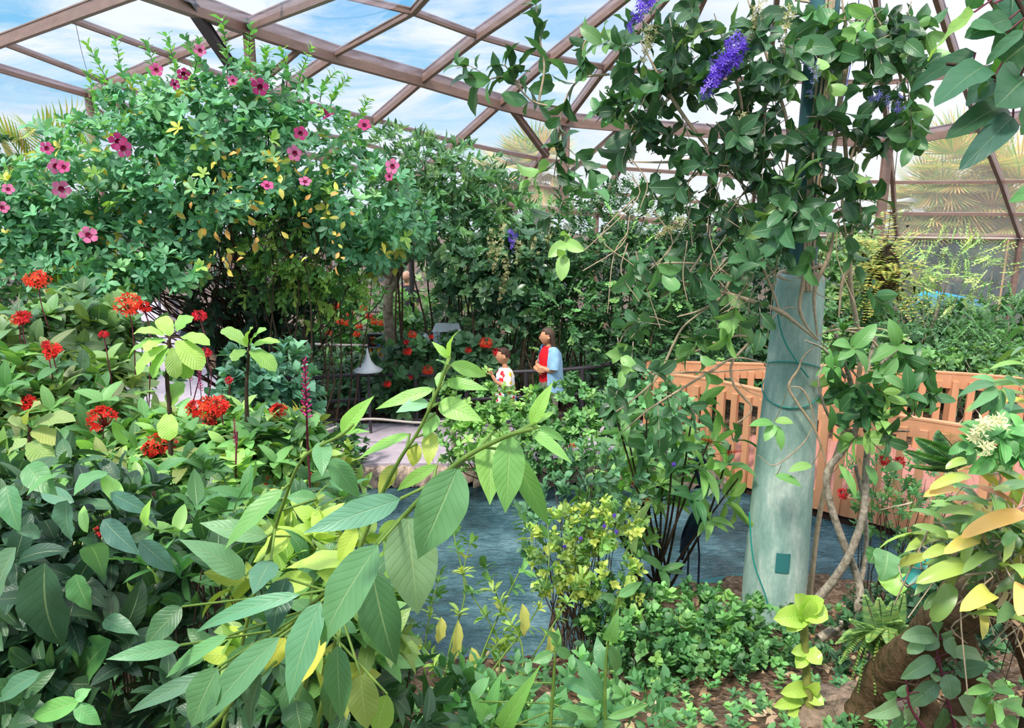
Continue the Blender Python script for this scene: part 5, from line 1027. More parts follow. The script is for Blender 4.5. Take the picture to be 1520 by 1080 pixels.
m.build('shirt', solid('charcoal_cloth', '3a3a44', .9), pe)
bx = MB(); bx.box(mc+[0,.05,(.38+zz0)/2], (1.5,.4,max(.1,.38+zz0))); o = bx.build('bench', BARKG, None, smooth=False, loc=mc+[0,.05,0]); tag(o, 'low grey bench under the bald man', 'bench')

# ------------------------------------------------------------------ small things along the path
WHT = solid('white_enamel', 'c4c8d0', .35, .5)
c = at(545, 520, 9.9); ln_e = empty('path_light', (c[0], 9.9, 0), 'white cone-shaped lamp on a stake behind the railing', 'path light')
za, zb = at(545, 521, 9.9)[2], at(545, 549, 9.9)[2]
m = MB(); m.lathe((c[0], 9.9, 0), [(.0,za+.05),(.012,za+.03),(.02,za-.03),(.05,zb+.13),(.1,zb+.06),(.2,zb),(.19,zb-.006),(.09,zb+.05),(.03,zb+.1)], 28); m.build('shade', WHT, ln_e); m = MB(); m.tube([(c[0],9.9,0),(c[0],9.9,zb+.1)], .02, 8); m.build('pole', BRONZED, ln_e)
# butterfly picture sign
Ys = 11.2; q = [at(u, v, Ys) for u, v in ((546,495),(568,495),(568,530),(546,530))]; cx_, zt_, zb_ = q[0][0], q[0][2], q[3][2]; wd_ = q[1][0]-q[0][0]
sg_ = empty('butterfly_sign', (cx_, Ys, 0), 'small framed picture sign with butterflies, black above and yellow below', 'sign')
m = MB(); 
for (a, b_) in (((0,zt_),(wd_,zt_)),((0,zb_),(wd_,zb_)),((0,zb_),(0,zt_)),((wd_,zb_),(wd_,zt_)),((0,zb_+(zt_-zb_)*.42),(wd_,zb_+(zt_-zb_)*.42))): m.bar((cx_+a[0],Ys,a[1]), (cx_+b_[0],Ys,b_[1]), .02, .02, (0,1,0))
m.build('frame', solid('grey_frame', '9aa0a4', .4, .5, .6), sg_, smooth=False); m = MB()
zmid = zb_+(zt_-zb_)*.42; m.box((cx_+wd_/2, Ys+.01, (zt_+zmid)/2), (wd_, .012, zt_-zmid)); m.build('upper_picture', solid('black_panel', '14120f', .4), sg_, smooth=False); m = MB(); m.box((cx_+wd_/2, Ys+.01, (zb_+zmid)/2), (wd_, .012, zmid-zb_)); m.build('lower_picture', solid('yellow_panel', 'd8a83a', .4), sg_, smooth=False)
def butterfly(m, c, s, col):
    c = np.asarray(c)
    for sx in (-1, 1): m.leaves([c, c], [(sx*1.0,0,.6),(sx*.8,0,-.7)], (0,-1,0), [s, s*.7], [s*.7, s*.6], 0, lin(col), 0, (.9,.4), (4,3))
    m.tube([c+[0,-.002,-s*.4], c+[0,-.002,s*.4]], s*.07, 5, lin('20140c'))
m = MB(); 
for i, (a, b_, cc) in enumerate([(.3,.8,'c9522a'),(.7,.72,'e8d8b0'),(.35,.58,'b8402a'),(.7,.52,'6a8ac0')]): butterfly(m, (cx_+wd_*a, Ys-.002, zb_+(zt_-zb_)*b_), .05, cc)
for i, (a, b_, cc) in enumerate([(.35,.3,'6a2a14'),(.65,.12,'a8401e')]): butterfly(m, (cx_+wd_*a, Ys-.002, zb_+(zt_-zb_)*b_), .055, cc)
m.build('butterfly_picture', PETAL, sg_); m = MB(); m.tube([(cx_, Ys, 0), (cx_, Ys, zt_)], .014, 8); m.build('post', BRONZED, sg_)
# clear acrylic feeder house
Yf = 10.7; c = at(664, 492, Yf); k = pxm(c); fe_ = empty('butterfly_feeder', (c[0], Yf, 0), 'clear acrylic house-shaped feeder with red flowers above the railing', 'feeder')
mt, t, o_ = newmat('frosted_acrylic'); a1 = nd(t, 'ShaderNodeBsdfTransparent'); a2 = nd(t, 'ShaderNodeBsdfPrincipled', Roughness=.2); a2.inputs['Base Color'].default_value = (*lin('c9d4de'), 1); mx = nd(t, 'ShaderNodeMixShader'); mx.inputs[0].default_value = .5; t.links.new(a1.outputs[0], mx.inputs[1]); t.links.new(a2.outputs[0], mx.inputs[2]); t.links.new(mx.outputs[0], o_.inputs[0])
zt_ = at(664,479,Yf)[2]; ze_ = at(664,490,Yf)[2]; zl_ = at(664,508,Yf)[2]; hw_ = 22*k; hr = 17*k
m = MB(); m.grid([[(c[0]-hr,Yf,zt_),(c[0]+hr,Yf,zt_)],[(c[0]-hw_,Yf-.13,ze_),(c[0]+hw_,Yf-.13,ze_)]]); m.grid([[(c[0]-hr,Yf,zt_),(c[0]+hr,Yf,zt_)],[(c[0]-hw_,Yf+.13,ze_),(c[0]+hw_,Yf+.13,ze_)]]); m.build('roof', mt, fe_, smooth=False)
m = MB(); 
for x in (-hw_*.9, -hw_*.5, hw_*.9): m.box((c[0]+x, Yf, (ze_+zl_)/2), (.01, .2, ze_-zl_))
m.box((c[0]-hw_*.7, Yf-.1, (ze_+zl_)/2), (hw_*.4, .008, ze_-zl_)); m.build('side_panel', mt, fe_, smooth=False); m = MB(); m.box((c[0], Yf, zl_), (hw_*1.9, .24, .015)); m.build('tray', WHT, fe_, smooth=False); m = MB(); m.tube([(c[0], Yf, 0), (c[0], Yf, zl_)], .025, 8); m.build('post', BRONZED, fe_)
for x, s in ((-.02,.5),(.1,.4)): put(RC[0], 'flower_cluster', fe_, (c[0]+x, Yf, zl_+.06), (0,0,1), s)
pw = at(632, 505, 10.75); m = MB(); m.leaves([pw-[0,0,.09]], [(.0,0,1)], (0,-1,0), .2, .13, .05, lin('e8eaf0'), .4, (.5,.7), (8,7)); m.tube([pw-[0,0,.09], [pw[0], pw[1], 0]], .006, 5, lin('3f6a3c')); o = m.build('peace_lily', PETAL, None, loc=[pw[0], pw[1], 0]); tag(o, 'white hooded flower just left of the clear feeder house', 'flower')
rng = np.random.default_rng(400)   # hedge with red ixora heads round the feeder
ix = shrub('ixora_shrub', 'dark leafy shrub with round red flower heads between the sign and the boy', 'shrub', base_under(650, 10.6), [(600,540,10.5,50,30,.3),(700,535,10.4,60,32,.3),(650,525,10.5,50,25,.3),(590,590,10.4,55,25,.3)], LFs(mnode=2, k=4, L=.1, ln=.15, wd=.1, palette=pal('3f6f4c','4c7f58','5a8f60','2f5a3c')), 5, 401, nst=6, r0=.015)
for i, (u, v, s) in enumerate([(605,522,1),(612,497,.8),(603,508,.7),(640,500,.6),(721,510,1.2),(738,523,1.2),(575,570,.9),(635,550,1),(610,560,.6),(695,520,.8)]): put(RC[i % 3], 'flower_cluster', ix, at(u, v, 10.1), (0,-.6,.8), s*1.05)
for i, (u, v) in enumerate([(490,470),(505,478),(517,480),(533,484),(548,470),(556,478),(487,494),(500,455),(540,458),(520,466),(568,480),(530,496)]): put(RC[1], 'flower_cluster', bpy.data.objects['leafy_shrub.002'], at(u, v, 12.9), (0,-.6,.8), .95)
# heron statue on the pond rim
hb = ong(1028, 884, -.05); hs = empty('heron_statue', (hb[0], hb[1], -.12), 'dark blue metal heron statue standing at the pond edge', 'statue'); Yh = hb[1]
MET = solid('patinated_metal', '27506a', .35, .5, .7, noise=1, nscale=12, c2='3a3048')
bz_ = at(1033, 765, Yh); m = MB(); m.tube(spline([at(1042,742,Yh), at(1038,755,Yh), at(1030,775,Yh), at(1018,800,Yh), at(1012,830,Yh)], 18), [.02,.04,.06,.045,.015], 14); m.build('body', MET, hs)
m = MB(); m.tube(spline([at(1040,748,Yh), at(1042,725,Yh), at(1034,700,Yh), at(1033,684,Yh), at(1040,678,Yh)], 18), [.03,.02,.018,.024,.022], 10); m.build('neck', MET, hs); m = MB(); m.tube([at(1040,678,Yh), at(1047,684,Yh), at(1048,712,Yh)], [.022,.014,.003], 8); m.build('beak', MET, hs)
for dx in (-8, 8): m = MB(); m.tube([at(1028+dx,795,Yh), at(1030+dx,825,Yh), np.r_[at(1030+dx,850,Yh)[:2], -.12]], .009, 6); m.build('leg', MET, hs)
m = MB(); m.leaves([at(1040,755,Yh-.07)]*3, [(-.4,0,-1),(-.3,0,-1),(-.5,0,-.9)], (0,-1,.1), [.42,.36,.3], .09, .05, lin('2c4c66'), .2, (.5,.8), (6,5)); m.build('wing', MET, hs)

# ------------------------------------------------------------------ plants at the right edge
HT = LFs(); rng = np.random.default_rng(500)
def handleaves(e, lst, Y, mat, palette, shape=(.8,1.15), fold=.22, sag=.12, nrm=(0,-.55,.85), name='foliage', seed=1, wave=.1, jd=.08, lbl=None, stem_to=None, smat=STEMG, tip=None):
    rng = np.random.default_rng(seed); m = MB(); ms = MB()
    for it in lst:
        a, b_, w_ = it[:3]; y = Y+(it[3] if len(it) > 3 and it[3] is not None else 0); c_ = np.array(lin(it[4])) if len(it) > 4 else pick(rng, palette, 1, .08)
        A_, B_ = at(*a, y), at(*b_, y+rng.normal(0, jd)); nn = norm(np.array(nrm)+rng.normal(0,.15,3)); l = np.linalg.norm(B_-A_)
        m.leaves(A_, B_-A_, nn, l*1.01, w_*pxm(A_)*.98, sag*rng.uniform(.5,1.3), c_, fold*rng.uniform(.6,1.3), shape, (12,7), wave=wave, tw=rng.normal(0,.25), tipcol=tip)
        if stem_to is not None:
            S = stem_to; j = int(np.argmin(np.linalg.norm(S-A_, axis=1))); 
            if np.linalg.norm(S[j]-A_) < .35: ms.tube([S[j], A_], .0026, 5)
    o = m.build(name, mat, e, label=lbl)
    if stem_to is not None and ms.n: ms.build('petiole', smat, e)
    return o
# big heart leaves top right
hv = spline([at(1640,400,2.2), at(1600,200,2.1), at(1530,128,2.0), at(1490,118,2.0), at(1440,100,2.0), at(1405,95,2.0)], 30); hv2 = spline([at(1600,200,2.1), at(1540,60,2.0), at(1500,-20,2.0)], 14)
ev = empty('heart_leaf_plant', np.r_[at(1640,400,2.2)[:2], hgt(at(1640,400,2.2)[0], 2.2)], 'large plant with big glossy heart-shaped leaves in the top right corner', 'plant')
m = MB(); m.tube(spline([np.array(ev.location), at(1640,400,2.2), at(1600,200,2.1)], 12), [.02,.012], 8); m.tube(hv, [.009,.004], 7); m.tube(hv2, [.008,.005], 7); m.build('stem', STEMD, ev)
HP = pal('3f7f58','357050','4a8c60','2f6548')
handleaves(ev, [((1446,18),(1379,90),45,0,'8cc038'),((1498,28),(1432,56),40),((1490,52),(1440,40),35),((1462,98),(1388,158),56,-.05,'347054'),((1520,45),(1464,96),21,-.1,'4a8068'),((1497,112),(1434,152),72,.05),((1522,116),(1478,158),75,.0),((1448,78),(1352,136),32),((1492,156),(1404,206),40,.02,'2c5a40'),((1504,174),(1424,252),40,-.05,'3a6a64'),((1530,60),(1482,100),81,.1,'2f6040'),((1500,-12),(1496,36),54,.1,'3a7060'),((1530,-5),(1505,50),62,.05),((1450,-12),(1435,12),35),((1475,5),(1465,40),32),((1530,80),(1524,120),45,-.05,'4f9a38'),((1488,92),(1470,112),21,0,'5aa040'),((1530,150),(1515,200),45),((1530,285),(1497,300),24,0,'4f9a4c'),((1470,120),(1440,185),45,.1,'4a7a3c')], 2.0, leafmat('leaf_heart', vein=.35, rough=.45, spec=.35, trans=.35, freq=5), HP, shape=(.38,.6), fold=.18, sag=.1, nrm=(.1,-.8,.6), seed=3, stem_to=np.r_[hv, hv2], smat=STEMP)
# orchid mass with yellowing strap leaves
oc = at(1490, 790, 2.1); eo = empty('orchid_clump', oc, 'orchid clump with green and yellow strap leaves on the mossy trunk', 'orchid')
OL = [((1440,706),(1380,727),20,0,'a4bc3c'),((1425,729),(1371,737),17,0,'dca838'),((1522,762),(1427,798),28,-.1,'ecb030'),((1425,797),(1380,798),15,0,'94b040'),((1450,800),(1401,822),22,0,'d4c040'),((1435,840),(1360,865),26,-.05,'8fae3a'),((1470,880),(1425,907),28,-.1,'c8cc3c'),((1412,866),(1384,921),28,0,'6c9440'),((1520,715),(1460,704),20,0,'6c9a44'),
 ((1484,727),(1525,718),18,0,'5a8a5c'),((1436,684),(1404,696),16,0,'94b848'),((1488,841),(1524,858),24,-.1,'7ca440'),((1515,866),(1511,913),26,-.15,'f0b838'),((1378,826),(1336,839),17,0,'a4b040'),((1408,812),(1369,828),18,0,'9cb84a'),((1390,800),(1340,799),15,0,'7c9c38'),((1408,800),(1355,780),15,0,'6c9440'),((1400,770),(1350,757),12,.1,'5c8a48'),((1450,722),(1512,752),13,-.1,'a0623a'),
 ((1490,810),(1508,792),16,-.1,'5f9a50'),((1460,770),(1390,760),18,.05,'7ca048'),((1470,750),(1400,745),16,.05,'6c9450'),((1450,740),(1410,720),14,.1,'4f7f48'),((1480,690),(1430,668),16,.1,'7ca44c'),((1500,680),(1440,676),16,.05,'6a9448'),((1460,850),(1400,850),20,.1,'5f8a44'),((1420,850),(1400,890),16,.1,'80a048'),((1440,820),(1390,832),16,.1,'5c8440'),((1490,780),(1440,775),20,.0,'84a84c'),((1520,690),(1470,665),18,.05,'5f9048'),((1500,830),(1450,835),20,.1,'5a8040'),((1480,860),(1440,862),16,.12,'4f7a3c'),((1440,770),(1395,775),14,.08,'547f40'),((1420,755),(1372,765),13,.08,'64904a'),((1395,880),(1372,905),14,.1,'5f8a44'),((1510,745),(1475,728),16,-.05,'8aac4a'),((1530,800),(1485,768),22,.02,'6a9444'),((1475,835),(1430,800),18,.08,'6c9440'),((1500,920),(1508,960),10,0,'d0a890'),((1478,870),(1470,910),9,0,'d8cfc0')]
handleaves(eo, OL, 2.0, LEAFS, OLIVE, shape=(.4,.5), fold=.3, sag=.14, nrm=(-.1,-.45,.85), seed=5, wave=0)
rng = np.random.default_rng(501); m = MB(); n = 90; P = oc+rng.normal(0,1,(n,3))*[.1,.08,.11]; m.leaves(P, norm(np.stack([-abs(rng.normal(0,1,n)), rng.normal(-.3,.6,n), rng.normal(-.05,.5,n)], 1)), norm(rng.normal(0,.3,(n,3))+[0,-.3,1]), rng.uniform(.1,.2,n), .035, .15, pick(rng, pal('5c8a44','6f9c4a','8aa83c','4a7a3c','b8b440'), n), .3, (.3,.42), (6,3)); m.build('inner_leaves', LEAFS, eo)
m = MB()
for i in range(90):
    p = oc+rng.normal(0,1,3)*[.12,.1,.1]-np.array([0,0,.05]); m.tube(spline([p, p+rng.normal(0,.05,3), p+rng.normal(0,.07,3)-[0,0,.09]], 7), [.0035,.002], 4, cap=False)
m.build('aerial_roots', TWIG, eo)
# upper strap leaves
eu = empty('strap_leaf_plant', at(1540,560,2.1), 'plant with arching strap leaves at the right edge above the orchid clump', 'plant')
UL = [((1535,500),(1495,508),14),((1535,520),(1478,540),15),((1535,535),(1462,560),16),((1535,550),(1470,548),14),((1535,570),(1440,578),17),((1530,590),(1432,612),22,0,'7c9c38'),((1530,600),(1470,600),14,0,'c8bc48'),((1530,620),(1455,628),16),((1530,640),(1480,640),16),((1535,580),(1460,540),13),((1530,560),(1500,530),12),((1535,510),(1510,490),14),((1530,610),(1440,650),16),((1530,655),(1470,660),15)]
handleaves(eu, UL, 2.0, LEAFS, pal('5f9a50','4c8a50','74a848','4f8f6a'), shape=(.35,.6), fold=.3, sag=.14, nrm=(-.1,-.35,.9), seed=6, wave=0, jd=.12)
CL = [((1478,570),(1420,590),18),((1480,575),(1436,612),18),((1482,578),(1452,618),17),((1486,578),(1470,625),17),((1490,575),(1500,610),16),((1476,565),(1440,560),14),((1490,560),(1520,590),16)]
handleaves(eu, CL, 1.9, LEAFV, pal('4f9060','5fa068','46845a'), name='broad_foliage', seed=7)
# shrub with pale star flowers
es = empty('star_flower_shrub', at(1540,640,1.8), 'leafy branch with cream star-shaped flowers above the orchid clump', 'shrub')
rng = np.random.default_rng(503); P = np.array([at(u, v, 1.75) for u, v in [(1438,655),(1460,645),(1480,650),(1500,660),(1515,680),(1495,640),(1470,670),(1515,640)]]); m = MB(); sprigs(m, rng, P, norm(rng.normal(0,.3,P.shape)+[0,-.6,.5]), mnode=2, k=5, L=.02, beta=80, ln=.062, wd=.026, palette=pal('5fae5a','4f9c50','74bc60'), res=(6,5), shape=(.8,.7), sag=.12, droop=.8, nup=.9); m.build('foliage', LEAFV, es)
m = MB(); m.tube(spline([at(1560,640,1.8), at(1510,650,1.78), at(1440,658,1.76)], 12), [.006,.003], 6); m.build('stem', STEMG, es)
for j, (u, v) in enumerate([(1448,648),(1465,630),(1490,630),(1460,662),(1450,635),(1478,622)]):
    m = MB(); c = at(u, v, 1.7)
    for i in range(7): starflower(m, c+rng.normal(0,.008,3), norm(rng.normal(0,.6,3)+[0,-.6,.6]), .017, 'e6e2b4', None, rng, 5, .3)
    m.build('flower', PETAL, es)
# fern fronds
def fern(name, label, base, fr, seed, palette, pl=.05, w=.016, n=30):
    e = empty(name, base, label, 'fern'); rng = np.random.default_rng(seed); m, ms = MB(), MB()
    for pts in fr:
        s = spline(pts, n); ms.tube(s, [.004,.0015], 4); t = norm(np.gradient(s, axis=0)); side = norm(np.cross(t, [0,.5,1.0])); k = np.sin(PI*np.linspace(.22,.98,n))**.8
        for sg in (-1, 1): m.leaves(s[3:], (side*sg+t*.35)[3:], (0,-.5,.85), (pl*k)[3:]+.004, w, -.06, pick(rng, palette, n-3, .08), .1, (.4,.6), (3,3))
    m.build('frond', LEAF, e); ms.build('stem', STEMG, e); return e
fc = at(1315, 985, 3.3); fern('fern', 'low bright fern at the foot of the mossy trunk', fc, [[fc, at(1315+25*dx, 930+abs(dx)*6, 3.2), at(1315+52*dx, 935+abs(dx)*14+dy, 3.1)] for dx, dy in ((-.8,80),(.9,60),(-.3,90),(.4,-20),(-1.2,-10),(1.2,20),(-1.3,30),(-1,-30),(-.6,-60),(-.2,-50),(.2,-45),(.5,-60),(.9,-20),(-1,60),(-.5,10),(.1,20),(-1.4,0),(.6,30))], 504, pal('6a9840','7ca848','54883a','90b04c'), .05, .011, 40)
fc = at(1420,700,2.6); fern('fern', 'dark fern fronds poking out left above the orchid clump', fc, [[fc, at(1400,672,2.6), at(1362,650,2.6)],[fc, at(1395,685,2.6), at(1345,668,2.6)],[fc, at(1398,695,2.6), at(1352,690,2.55)],[fc, at(1415,665,2.6), at(1395,640,2.6)]], 505, pal('4f9048','5fa050','3f7c40'), .07, .016)
# mossy trunk and roots
MOSS = solid('mossy_bark', '7a5f48', .95, .1, noise=1, nscale=16, bump=1.0, c2='3a3a22')
et = empty('mossy_trunk', np.r_[at(1440,1000,2.9)[:2], .9], 'thick leaning mossy trunk under the orchid clump', 'tree'); m = MB(); s = spline([at(1640,700,2.4), at(1560,800,2.4), at(1500,868,2.45), at(1420,905,2.6), at(1370,960,2.9), at(1310,1010,3.2), at(1270,1075,3.3)], 50); rg = np.random.default_rng(9)
m.tube(s, np.interp(np.linspace(0,1,50), [0,.3,.55,.8,1], [.11,.1,.09,.1,.07])+rg.normal(0,.006,50), 22); m.build('trunk', MOSS, et); m = MB()
for pts in ([(1500,900,2.45),(1530,980,2.6),(1560,1080,2.7)],[(1420,925,2.55),(1440,1000,2.8),(1400,1090,2.9)],[(1330,1000,3.1),(1380,1050,3.1),(1370,1110,3.0)]): m.tube(spline([at(*p) for p in pts], 16), [.05,.045,.05], 12)
m.build('root', MOSS, et); m = MB()
for i in range(60):
    j = rg.integers(6, 46); a = rg.random()*6; p = s[j]+np.array([math.cos(a)*.1, -abs(math.sin(a))*.14, math.sin(a)*.1]); m.tube(spline([p, p+rg.normal(0,.04,3), p+rg.normal(0,.08,3)-[0,0,.05]], 6), .0022, 3, cap=False)
m.build('fibrous_roots', BARK, et); 
tpc = at(1392,848,2.35); m = MB(); m.tube([tpc+[-.09,0,-.06], tpc+[.09,.05,.1]], .035, 16); o = m.build('drain_pipe', solid('dark_green_pipe', '1f7a6c', .4), None, loc=tpc); tag(o, 'short teal pipe end poking out under the orchid leaves', 'pipe')
# rough rocks at the bottom right
rg = np.random.default_rng(12)
for i, (u, v, r) in enumerate([(1245,1040,45),(1290,1010,35),(1330,1065,45),(1270,1075,40),(1210,1078,30)]):
    p = ong(u, v, .62); k = pxm(p)*r; th = np.linspace(0, PI, 12); ph = np.linspace(0, 2*PI, 17); P = np.array([[(math.sin(a)*math.cos(b), math.sin(a)*math.sin(b), math.cos(a)) for b in ph] for a in th]); d = 1+.13*np.sin(P[...,0]*6+i)*np.sin(P[...,1]*7)+.08*np.sin(P[...,2]*13+i); P = P*d[...,None]*[k*1.2, k, k*.7]
    z = float(hgt(p[0], p[1])); m = MB(); m.grid((P+[p[0], p[1], z+.02])[::-1]); o = m.build('rock', solid('rough_limestone', 'a08a78', .95, .1, noise=1, nscale=22, bump=1.0, c2='4a4034'), None, loc=[p[0], p[1], z]); tag(o, ['pitted brown rock left of the fern', 'pitted rock directly below the bright fern', 'pitted rock under the purple-veined plant', 'lowest pitted rock at the bottom edge right of the sapling', 'small pitted rock touching the cut-back sapling'][i], 'rock', 'rough rocks on the bank')
# begonia-like plant
eb = empty('purple_stemmed_plant', np.r_[at(1400,1060,2.6)[:2], float(hgt(at(1400,1060,2.6)[0], 2.6))], 'plant with purple-veined grey-green leaves in front of the mossy trunk', 'plant')
bs_ = spline([at(1420,1090,2.5), at(1400,1010,2.5), at(1388,950,2.5)], 20); bs2 = spline([at(1380,1090,2.5), at(1352,1050,2.5), at(1345,1010,2.5)], 14); m = MB(); m.tube(bs_, [.007,.005], 6); m.tube(bs2, [.006,.004], 6); m.build('stem', STEMP, eb)
z = lambda a, b_: (1080+a/2.25, 600+b_/2.25)
BL = [((690,770),(580,780),30),((700,775),(640,810),26),((700,760),(675,722),24),((715,765),(765,745),20),((720,780),(760,840),30),((740,830),(850,850),26),((690,850),(578,915),28),((690,860),(640,870),22),((730,900),(745,985),32),((700,930),(600,1005),30),((690,900),(695,925),20),((760,890),(870,870),28),((560,990),(455,1040),28),((565,985),(520,965),20),((590,1000),(610,1060),26),((560,960),(590,945),18),((580,1020),(540,1078),24),((720,1010),(665,1078),28),((770,980),(800,1040),34),((640,960),(700,920),22),((760,1040),(790,1078),26),((650,790),(600,830),22)]
handleaves(eb, [(z(*a), z(*b_), w_*.95) for a, b_, w_ in BL], 2.5, LEAFV, pal('6f9a78','5f8c68','7faa80','4f7f58'), shape=(.55,.75), nrm=(0,-.75,.6), seed=8, stem_to=np.r_[bs_, bs2], smat=STEMP)
el_ = empty('narrow_leaf_plant', np.r_[at(1480,1075,2.3)[:2], float(hgt(at(1480,1075,2.3)[0], 2.3))], 'small bright whorled plant in the bottom right corner', 'plant'); 
NL = [((878,945),(790,965),18),((880,940),(830,920),16),((885,940),(930,935),16),((885,950),(960,965),18),((870,960),(830,1000),20),((880,980),(900,1070),24),((850,990),(815,1030),26),((900,1010),(990,1020),24),((870,1000),(870,1075),26),((930,1000),(1000,1050),26),((880,945),(850,975),16),((960,1040),(930,1078),22)]
handleaves(el_, [(z(*a), z(*b_), w_*.8) for a, b_, w_ in NL], 2.2, LEAFV, pal('74b458','86c45c','5fa050'), shape=(.7,.7), nrm=(0,-.6,.8), seed=9)
eh = empty('heart_leaf_vine', np.r_[at(1320,880,4.2)[:2], float(hgt(at(1320,880,4.2)[0],4.2))], 'small vine with three heart-shaped green leaves by the water right of the twisted tree', 'vine')
handleaves(eh, [((1318,818),(1308,862),46,0,'5f9a64'),((1330,828),(1365,858),44,0,'5a9058'),((1325,850),(1330,884),46,-.05,'8cc448'),((1300,815),(1290,835),28)], 4.1, LEAFV, MIDG, shape=(.35,.8), nrm=(0,-.9,.4), seed=10)

# ------------------------------------------------------------------ foreground plants, left and centre
FG = pal('4c8a66','58966e','438060','64a278'); YG_ = pal('a8c43a','c4d444','8cb43c')
eh_ = empty('large_leaf_shrub', np.r_[at(480,1080,1.6)[:2], 1.2], 'big foreground shrub with long arching stems and large veined leaves over the pond', 'shrub')
S1 = spline([at(430,1090,1.45), at(480,930,1.35), at(545,825,1.22), at(600,765,1.18), at(675,690,1.12), at(745,650,1.08), at(790,636,1.05)], 60)
S2 = spline([at(470,1080,1.5), at(520,860,1.4), at(560,750,1.35), at(592,684,1.3), at(622,638,1.27), at(648,582,1.25), at(664,540,1.24)], 60)
S3 = spline([at(330,1085,1.6), at(375,890,1.5), at(400,812,1.42), at(420,748,1.36), at(450,680,1.3), at(507,645,1.26), at(525,630,1.25)], 60)
S4 = spline([at(300,1090,1.5), at(330,1060,1.45), at(400,960,1.4), at(470,890,1.36), at(560,812,1.3)], 40)
m = MB(); m.tube(S1, [.006,.0045,.0032], 8); m.tube(S2, [.005,.0022], 8); m.tube(S3, [.005,.0035,.0022], 8); m.tube(S4, [.006,.0035], 8); m.build('stem', STEMG, eh_)
ALLS = np.r_[S1, S2, S3, S4]
A1 = [((680,693),(621,828),76,0,'5f9c6c'),((604,764),(620,910),80,.06,'7aa480'),((681,706),(658,802),46,.05,'5a9040'),((594,740),(452,790),42,-.05,'5a9a84'),((728,644),(727,748),46,.03,'7cb44c'),((757,645),(750,760),50,-.02,'6cac58'),((762,668),(815,780),34,.04,'5c9c48'),((786,638),(849,688),20,0,'74b44c'),((798,634),(840,655),15,0,'6cb058'),((788,630),(820,568),22,0,'8cc84c'),((797,627),(823,611),9,0,'84c048'),((716,673),(742,692),15,.05,'3f7a48'),((648,690),(590,728),20,.06,'7cb44a'),
 ((668,530),(684,490),14,.18,'a0d458'),((665,531),(641,507),12,.18,'98cc54'),((661,541),(647,535),12,.18,'8cc49c'),((668,541),(722,558),24,.17,'86c456'),((660,567),(726,579),20,.17,'74b048'),((644,577),(558,607),20,.17,'88c458'),((637,598),(588,612),24,.17,'80bc98'),((651,598),(716,624),34,.17,'8cc45c'),((657,552),(650,577),17,.17,'8ccc68'),((646,613),(629,650),26,.19,'80c060'),((608,644),(534,679),17,.2,'84c454'),((641,640),(636,692),26,.19,'b4c84c'),((619,658),(613,692),24,.19,'bcc848'),((589,690),(562,732),25,.22,'b4bc48'),
 ((507,643),(555,588),26,.17,'88c84c'),((512,644),(550,641),10,.17,'7cbc4c'),((480,655),(478,706),30,.17,'5c9c68'),((490,680),(532,738),34,.2,'52905c'),((420,726),(334,815),34,.2,'66a452'),((396,796),(297,776),32,.26,'6ca074'),((364,854),(267,801),42,.25,'6ca47c'),((402,832),(376,882),42,.2,'4c8470'),((424,858),(405,942),46,.2,'2f5f50'),((446,882),(292,938),26,.12,'5ca080'),((338,943),(247,1005),24,.1,'60a468'),((268,957),(158,978),26,.1,'5c9c70'),((323,990),(285,1078),54,.05,'5a9468'),((415,945),(302,1072),46,.05,'58946c'),
 ((476,893),(430,1042),56,0,'549470'),((561,808),(476,957),70,-.02,'5a9668'),((552,845),(588,986),66,.1,'3c7048'),((540,900),(585,980),44,.14,'4c8448'),((388,1002),(375,1090),54,.05,'44705a'),((501,957),(506,1069),44,.03,'4a8450'),((320,998),(192,1058),26,.1,'54846c'),((484,950),(428,1022),40,.05,'d0cc34'),((424,946),(394,996),30,.08,'c0c438'),((432,795),(376,834),44,.3,'b4d43c'),((516,830),(425,843),40,.3,'b0d048'),((531,780),(502,838),30,.28,'b8d444'),((535,1000),(545,1082),48,.1,'80983c'),((510,985),(490,1075),40,.12,'3c6c3c'),((440,1040),(450,1090),50,.1,'3a6a40'),((470,740),(425,738),24,.3,'5c9c64'),((540,742),(500,770),20,.25,'58946a'),
 ((425,1015),(470,1080),50,.15,'44784a'),((575,1030),(560,1085),44,.15,'7ca840'),((465,860),(400,870),34,.3,'a8cc40'),((520,860),(470,850),34,.32,'a4c83c'),((380,960),(340,1010),40,.2,'4c8450'),((270,900),(215,960),40,.3,'3f7048')]
handleaves(eh_, A1, 1.12, leafmat('leaf_hero', vein=.55, rough=.42, spec=.5, trans=.3, freq=10), FG, seed=11, stem_to=ALLS, nrm=(0,-.72,.6), sag=.08, jd=.04, fold=.2)
